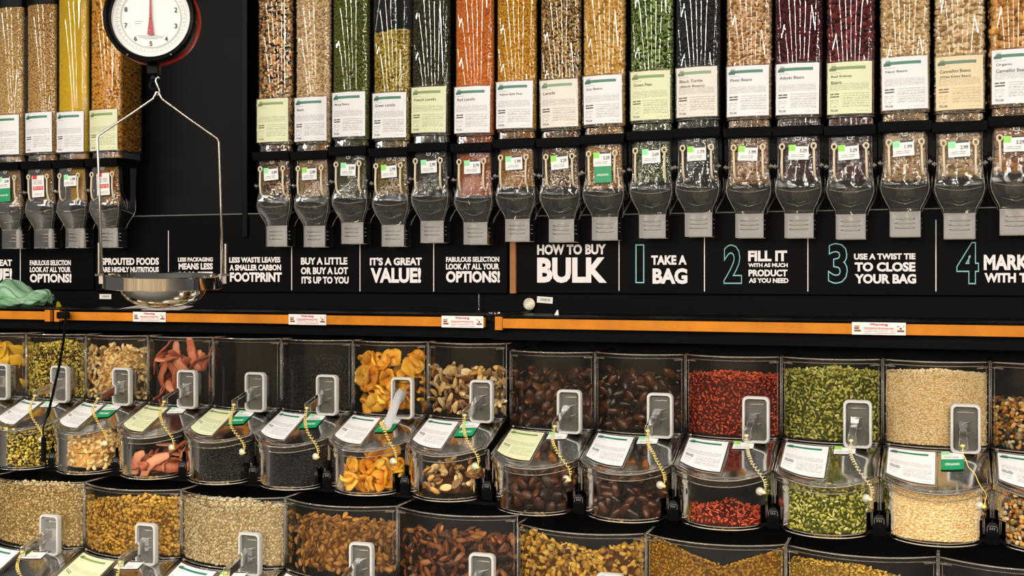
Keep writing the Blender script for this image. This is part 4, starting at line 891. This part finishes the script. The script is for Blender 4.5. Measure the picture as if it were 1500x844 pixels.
fill('walnut_pieces', 'golden walnut pieces in the lower bin below the figs', 'nuts', *g(5), ['flake:1', 'chunk:2', 'flake:4'], .0125, cols('5A3408', 'C09030', 'DCB04C', '8C601E', 'ECC870'), -.03, -.30, tilt=.9, hf=lambda x: -.055*np.exp(-((x-.01)/.075)**2)+.007*np.sin(x*55))
fill('golden_flax', 'fine golden flax in the lower bin below the red berries', 'seeds', *g(6), ['seed'], .0050, cols('7E5410', 'B08024', 'C49634', '966C18'), -.02, -.26, sp=.0080, hf=lambda x: -.085*np.exp(-((x-.02)/.065)**2))
fill('tan_grain', 'fine tan grain in the lower bin below the pumpkin seeds', 'grain', *g(7), ['seed'], .0050, cols('8A6820', 'C09838', 'D4AC4C', 'A07C2A'), -.045, -.26, sp=.0080, hf=lambda x: -.16*(x+.1)*(x > -.1))
fill('brown_seeds', 'dark brown seeds in the rightmost lower bin', 'seeds', *g(8), ['seed'], .0044, cols('2A1808', '4A2C10', '5A3816', '3A220C'), -.06, -.26, sp=.0082)

# ================================================================== hanging scale
YSC = 2.75; dc = P(221.7, 26.5, YSC); sc = thing('hanging_scale', 'red and black hanging dial scale with a white face', 'scale', dc); sc.rotation_euler = (0, 0, math.radians(23))
R0 = .110
m = MB(); m.lathe([(.0001, .085), (R0*.9, .083), (R0*1.1, .070), (R0*1.17, .05), (R0*1.16, .020), (R0*1.1, .012), (R0*1.1, .0)], 64, axis='y'); link('red_housing', m.mesh('red_housing', M['red'], .7), sc)
m = MB(); m.lathe([(R0*1.14, .03), (R0*1.17, .0), (R0*1.17, -.022), (R0*1.13, -.030), (R0*1.06, -.028), (R0*1.02, -.020), (R0, -.006)], 64, axis='y'); link('bezel', m.mesh('bezel', M['black'], .9), sc)
m = MB(); m.lathe([(.0001, -.004), (R0*1.02, -.004), (R0*1.02, .0)], 64, axis='y'); dl = link('dial', m.mesh('dial', M['dial'], .6), sc)
M['dial_grey'] = plain('dial_grey_ring', (.55, .55, .53), .5)
m = MB(); m.lathe([(R0*.745, -.0045), (R0*.745, -.0052), (R0*.785, -.0052), (R0*.785, -.0045)], 64, axis='y'); link('dial_ring', m.mesh('dial_ring', M['dial_grey']), dl)
m = MB()
for k in range(100):
    a = 2*math.pi*k/100; r1 = R0*(.86 if k % 2 else .81 if k % 10 else .80); r2 = R0*.90; wd = .0004; ca, sa = math.cos(a), math.sin(a)
    m.add([(r*ca-q*sa, -.0056, r*sa+q*ca) for r, q in ((r1, -wd), (r2, -wd), (r2, wd), (r1, wd))], [(0, 1, 2, 3)])
for z, l in ((-.052, .038), (-.056, .034), (-.0595, .02), (-.017, .012), (-.011, .016)): m.add([((-l if z < -.03 else -.045), -.0056, z), ((l if z < -.03 else -.045+l*1.4), -.0056, z), ((l if z < -.03 else -.045+l*1.4), -.0056, z+.0008), ((-l if z < -.03 else -.045), -.0056, z+.0008)], [(0, 1, 2, 3)])
link('tick_marks', m.mesh('tick_marks', M['dial_grey2']) if 'dial_grey2' in M else m.mesh('tick_marks', M.setdefault('dial_grey2', plain('dial_print', (.25, .25, .25), .6))), dl)
for k in range(10):
    a = math.pi/2-2*math.pi*k/10; cx, cz = R0*.665*math.cos(a), R0*.665*math.sin(a); n = str(k); wd = .0042
    lettering(n, cx-wd, cx+wd, cz-.0068, cz+.0068, lambda x, z: (x, -.006, z), M['ink'], dl, .02, name='dial_number')
m = MB(); m.loft([[(-.0009, y, .085), (.0009, y, .085), (.0035, y, -.002), (.0088, y, -.048), (-.0088, y, -.048), (-.0035, y, -.002)] for y in (-.009, -.011)], caps=True); pn = link('pointer', m.mesh('pointer', M['pointer']), sc)
m = MB(); m.lathe([(.0001, -.014), (.003, -.0135), (.0038, -.011)], 12, axis='y'); link('pointer_pin', m.mesh('pointer_pin', M['brass'] if 'brass' in M else M.setdefault('brass', plain('brass', (.7, .4, .15), .3, 1)), 3.2), pn)
m = MB(); m.lathe([(.0001, -.0245), (R0*.6, -.024), (R0*1.03, -.0215)], 48, axis='y'); link('dial_glass', m.mesh('dial_glass', clear('dial_glass', (.98, .98, .98), .0, rough=.03, ior=1.06), 3.2), sc)
m = MB(); m.box(-.017, .017, .01, .045, -.157, -.128, .003); m.lathe([(.0001, 0), (.009, -.001), (.010, -.014), (.004, -.018), (.0001, -.018)], 14, (0, .027, -.155)); link('load_block', m.mesh('load_block', M['black']), sc)
m = MB(); m.tube([(.0115*math.sin(a), .027, -.174-.0115+.0115*math.cos(a)) for a in [2*math.pi*k/18 for k in range(18)]], .0036, 8, closed=True); link('swivel_ring', m.mesh('swivel_ring', M['black'], 3.2), sc)
m = MB(); m.box(-.012, .012, .02, .05, .125, .16, .003); m.tube([(0, .035, .16), (0, .035, .5)], .006, 8); link('hanger', m.mesh('hanger', M['black']), sc)
for sx in (-1, 1):
    m = MB(); a = math.radians(-60 if sx > 0 else -118); m.lathe([(.0001, -.003), (.003, -.002), (.0035, 0)], 8, (R0*1.13*math.cos(a), -.031, R0*1.13*math.sin(a)), 'y'); link('screw', m.mesh('screw', M['chrome'], 3.2), sc)
# pan, bail and hook
pc = P(239.5, 400, YSC); pc.y += .0
pan = thing('scale_pan', 'shiny steel scale pan hanging on a wire bail', 'scale pan', Vector((pc.x, YSC, P(239, 448, YSC).z))); hz = P(239, 403.5, YSC).z-P(239, 448, YSC).z
pan.rotation_euler = (0, 0, math.radians(37)) 
RR = .163
m = MB(); m.lathe([(.0001, -.004), (.045, -.002), (.078, .006), (.1, .019), (.113, .036), (.118, hz-.038), (.119, hz-.036), (RR-.004, hz-.036), (RR, hz-.034), (RR, hz-.001), (RR+.002, hz), (RR-.001, hz+.0015), (RR-.004, hz-.002), (RR-.006, hz-.03), (.12, hz-.033), (.112, hz-.045), (.107, .04), (.094, .024), (.06, .008), (.0001, .002)], 96)
b = link('pan_bowl', m.mesh('pan_bowl', M['chrome'], .55), pan, (0, 0, 0), (math.radians(3), 0, 0))
top = P(231, 137, YSC); inv = Matrix.Rotation(-math.radians(37), 3, 'Z')
def L_(px, py): 
    v = P(px, py, YSC)-pan.location; q = v.x/math.cos(math.radians(37))*.995; return (v.x/ (math.cos(math.radians(37))+math.sin(math.radians(37))*math.tan(math.radians(0))), 0, v.z)
k = .165/((322-144)/2)   # metres per pixel measured on the bail
pts = [(-.163, 0, hz), (-.163, 0, hz+.20), (-.163, 0, hz+.380), (-.159, 0, hz+.390), (-.082, 0, hz+.444), (-.012, 0, hz+.496), (-.004, 0, hz+.511), (-.004, 0, hz+.515)]
SHX = lambda z: -.016*(z-hz)/.5
m = MB(); m.tube([(x+SHX(z), y, z) for x, y, z in pts]+[(-x+SHX(z), y, z) for x, y, z in pts[::-1]], .0032, 8); bl = link('bail', m.mesh('bail', M['wire'], 3.2), pan)
m = MB()
for sx in (-1, 1): m.tube([(sx*.158, -.004, hz+.002), (sx*.182, -.004, hz+.001)], .0035, 6); m.box(sx*.165-.007, sx*.165+.007, -.008, .004, hz-.024, hz-.001, .001); m.tube([(sx*.1705, -.001, hz+.005), (sx*.1705, -.001, hz+.09)], .0042, 6)
link('bail_lug', m.mesh('bail_lug', M['wire'], .6), pan)
zt = hz+.512; m = MB(); m.tube([(x-.016, y, z) for x, y, z in ((0, 0, zt-.006), (.005, 0, zt), (.004, 0, zt+.012), (-.001, 0, zt+.022), (-.005, 0, zt+.032), (-.004, 0, zt+.042), (.002, 0, zt+.046), (.006, 0, zt+.041))], .0027, 8); link('s_hook', m.mesh('s_hook', M['chrome'], 3.2), pan)

# ================================================================== small things on the shelf
def sheet_thing(name, label, cat, px0, px1, py0, py1, Y, mat, th=.001, rot=0, parent=None):
    a, b = P(px0, py1, Y), P(px1, py0, Y); W_, H_ = b.x-a.x, b.z-a.z; c = ((a.x+b.x)/2, Y, b.z)
    o = link(name, card_mesh(mat, W_, H_, th, 2), parent, c, (0, rot, 0)); return tag(o, label, cat) if label else o
for k, (a, b, y0, y1, lb) in enumerate([(195, 243, 457.5, 471, 'white nut warning sticker on the wood strip under the scale pan'), (423, 478, 461, 475.5, 'white nut warning sticker on the wood strip below the slogan buy a little'),
    (647, 708, 463.5, 479.5, 'white nut warning sticker at the right end of the long strip'), (1248, 1327, 473, 490, 'white nut warning sticker on the right hand wood strip')]):
    o = sheet_thing('warning_sticker', lb, 'sticker', a, b, y0, y1, 3.3955, 'warn'); me_w = (P(b, 0, 3.3955).x-P(a, 0, 3.3955).x)
    h_ = (P(a, y0, 3.3955).z-P(a, y1, 3.3955).z); lettering('Warning', -me_w*.17, me_w*.17, -h_*.34, -h_*.06, lambda x, z: (x, -.0018, z), M['red_ink'], o, .03)
    lettering('This product may contain nuts', -me_w*.27, me_w*.27, -h_*.58, -h_*.44, lambda x, z: (x, -.0018, z), M['red_ink'], o, .01)
sheet_thing('barcode_sticker', 'small white barcode sticker right of the worn round disc', 'sticker', 787, 810, 435, 444, 3.822, 'barcode', rot=.06)
sheet_thing('barcode_sticker', 'small white barcode sticker left of the steel scale pan', 'sticker', 146, 163, 431, 438, 3.822, 'barcode')
a = P(775.5, 445.5, 3.815); m = MB(); m.lathe([(.0001, -.008), (.016, -.008), (.021, -.004), (.021, 0), (.0001, 0)], 18, axis='y')
tag(link('adhesive_disc', m.mesh('adhesive_disc', M['puck'], .6), None, a), 'worn cream round disc stuck below the right hand sign', 'disc')
a, b = P(701.5, 431, 3.80), P(702.5, 459, 3.80); m = MB()
for k in range(11):
    t_ = k/10; c = a+(b-a)*t_; m.lathe([(.0001, -.0028), (.002, -.002), (.0028, 0), (.002, .002), (.0001, .0028)], 8, (0, 0, c.z-b.z))
m.tube([(0, 0, 0), (0, 0, a.z-b.z)], .0007, 4); tag(link('bead_chain', m.mesh('bead_chain', M['chrome'], 3.2), None, (a.x, 3.80, b.z)), 'short steel bead chain hanging below the left sign', 'chain')
a = P(733, 460, 3.5); m = MB()
for k in range(14):
    an = k*.62; m.lathe([(.0001, -.0028), (.002, -.002), (.0028, 0), (.002, .002), (.0001, .0028)], 8, ((.016+.003*math.sin(k*1.7))*math.cos(an), .01*math.sin(an), .003*(k % 2)))
tag(link('bead_chain', m.mesh('bead_chain', M['chrome'], 3.2), None, (a.x, 3.45, Z(-.124))), 'coiled steel bead chain lying on the counter at the section joint', 'chain')
m = MB(); m.loft([[(-.006, -.003, 0), (.008, -.003, 0), (.008, .003, 0), (-.006, .003, 0)], [(.003, -.001, .017), (.006, -.001, .016), (.006, .001, .016), (.003, .001, .017)]], caps=True)
a = P(815, 460, 3.6); tag(link('paper_scrap', m.mesh('paper_scrap', M['sticker']), None, (a.x, 3.6, Z(-.1318+.0004))), 'tiny white paper scrap standing on the right hand counter', 'scrap')
# folded flyer under the pan
a0, b0 = P(186, 455, 3.55), P(272, 455, 3.55); m = MB(); w_ = b0.x-a0.x
m.grid(lambda u, v: ((u-.5)*w_*(1-.12*v), .12*v, .002+.014*v+.004*math.sin(u*5)), 12, 3); n = len(m.v); uv = m.uv; m2 = MB(); m2.v = m.v+[(x, y, z-.001) for x, y, z in m.v]; m2.f = list(m.f)+[tuple(i+n for i in f)[::-1] for f in m.f]; m2.uv = uv+uv
tag(link('folded_flyer', m2.mesh('folded_flyer', M['pan_card'], 3.2), None, ((a0.x+b0.x)/2, 3.50, Z(-.128))), 'crumpled white flyer lying on the counter behind the scale pan', 'paper')
m = MB(); m.box(-.045, .045, -.02, .02, 0, .003, .001); a0 = P(225, 457, 3.43); tag(link('paper_slip', m.mesh('paper_slip', M['sticker']), None, (a0.x, 3.44, Z(-.1275))), 'white paper slip on the counter edge under the scale pan', 'paper')
# green plastic bag
ga, gb = P(-70, 455, 3.5), P(72, 455, 3.5); GW = gb.x-ga.x
m = MB()
def bagp(u, v):
    a = 2*math.pi*u; t = math.pi*v; n = .16*math.sin(3*a+4*v)+.11*math.sin(7*a+9*v)+.09*math.sin(5*a-13*v)+.05*math.sin(15*a+11*v)
    x = -math.cos(t)*GW*.5; prof = math.sin(t)**.55*(1+.5*n); n += .10*math.sin(23*a+17*v)+.07*math.sin(31*a-29*v+2); hgt = .040*(1+.22*math.sin(x*22+1)-.15*math.cos(x*47)); 
    return (x+.014*math.sin(9*a+5*v)*math.sin(t), math.cos(a)*.075*prof, max(0.0, hgt+math.sin(a)*hgt*prof*1.0+.005*math.sin(40*v+6*a)))
m.grid(bagp, 110, 90); m.uv = None
bag = link('plastic_bag', m.mesh('plastic_bag', M['bag'], 3.2), None, ((ga.x+gb.x)/2, 3.50, Z(-.127))); tag(bag, 'crumpled translucent green plastic bag on the far left counter', 'bag')
m = MB(); m.grid(lambda u, v: (lambda q: (q[0]*.55-GW*.1, q[1]*.6, q[2]*.75))(bagp((u+.3) % 1, v)), 48, 30); m.uv = None; link('inner_fold', m.mesh('inner_fold', M['bag'], 3.2), bag)
m = MB(); m.loft([[(0, -.004, 0), (.022, -.004, .002), (.022, .004, .002), (0, .004, 0)], [(.004, -.002, .022), (.012, -.002, .02), (.012, .002, .02), (.004, .002, .022)]], caps=True)
a = P(69, 440, 3.55); tag(link('yellow_scrap', m.mesh('yellow_scrap', M['yellow']), None, (a.x, 3.60, Z(-.126))), 'small yellow scrap at the right end of the green bag', 'scrap')
# black cable in front of the pistachio bin
pts = [P(97, 452, 3.38), P(96, 470, 3.33), P(93, 500, 3.25), P(86, 540, 3.16), P(78, 575, 3.07), P(72, 600, 3.02), P(67, 614, 3.0), P(63, 628, 2.99), P(64, 645, 2.99), P(66, 660, 3.0), P(67, 685, 3.0)]
q = pts[0]; ring = []; rs = []
for i in range(len(pts)-1):
    for j in range(10 if i < 5 else 3):
        t_ = j/(10 if i < 5 else 3); ring.append(pts[i]+(pts[i+1]-pts[i])*t_-q); rs.append((.0048 if j % 2 else .0040) if i < 5 else (.0065 if i == 5 else .0028))
ring.append(pts[-1]-q); rs.append(.003)
m = MB(); m.tube(ring, rs, 8); cb = link('security_cable', m.mesh('security_cable', M['black'], 3.2), None, q); tag(cb, 'black ribbed cable hanging in front of the pistachio bin', 'cable')
c = pts[8]-q; m = MB(); m.box(c.x-.007, c.x+.007, c.y-.006, c.y+.006, c.z-.07, c.z+.01, .002); m.box(c.x-.016, c.x-.006, c.y-.004, c.y+.004, c.z-.052, c.z-.046, .001); link('connector', m.mesh('connector', M['black']), cb)
c = P(94, 462, 3.375)-q; m = MB(); m.box(c.x-.03, c.x+.022, c.y-.008, c.y+.008, c.z-.012, c.z+.012, .003); link('cable_clamp', m.mesh('cable_clamp', M['black']), cb)
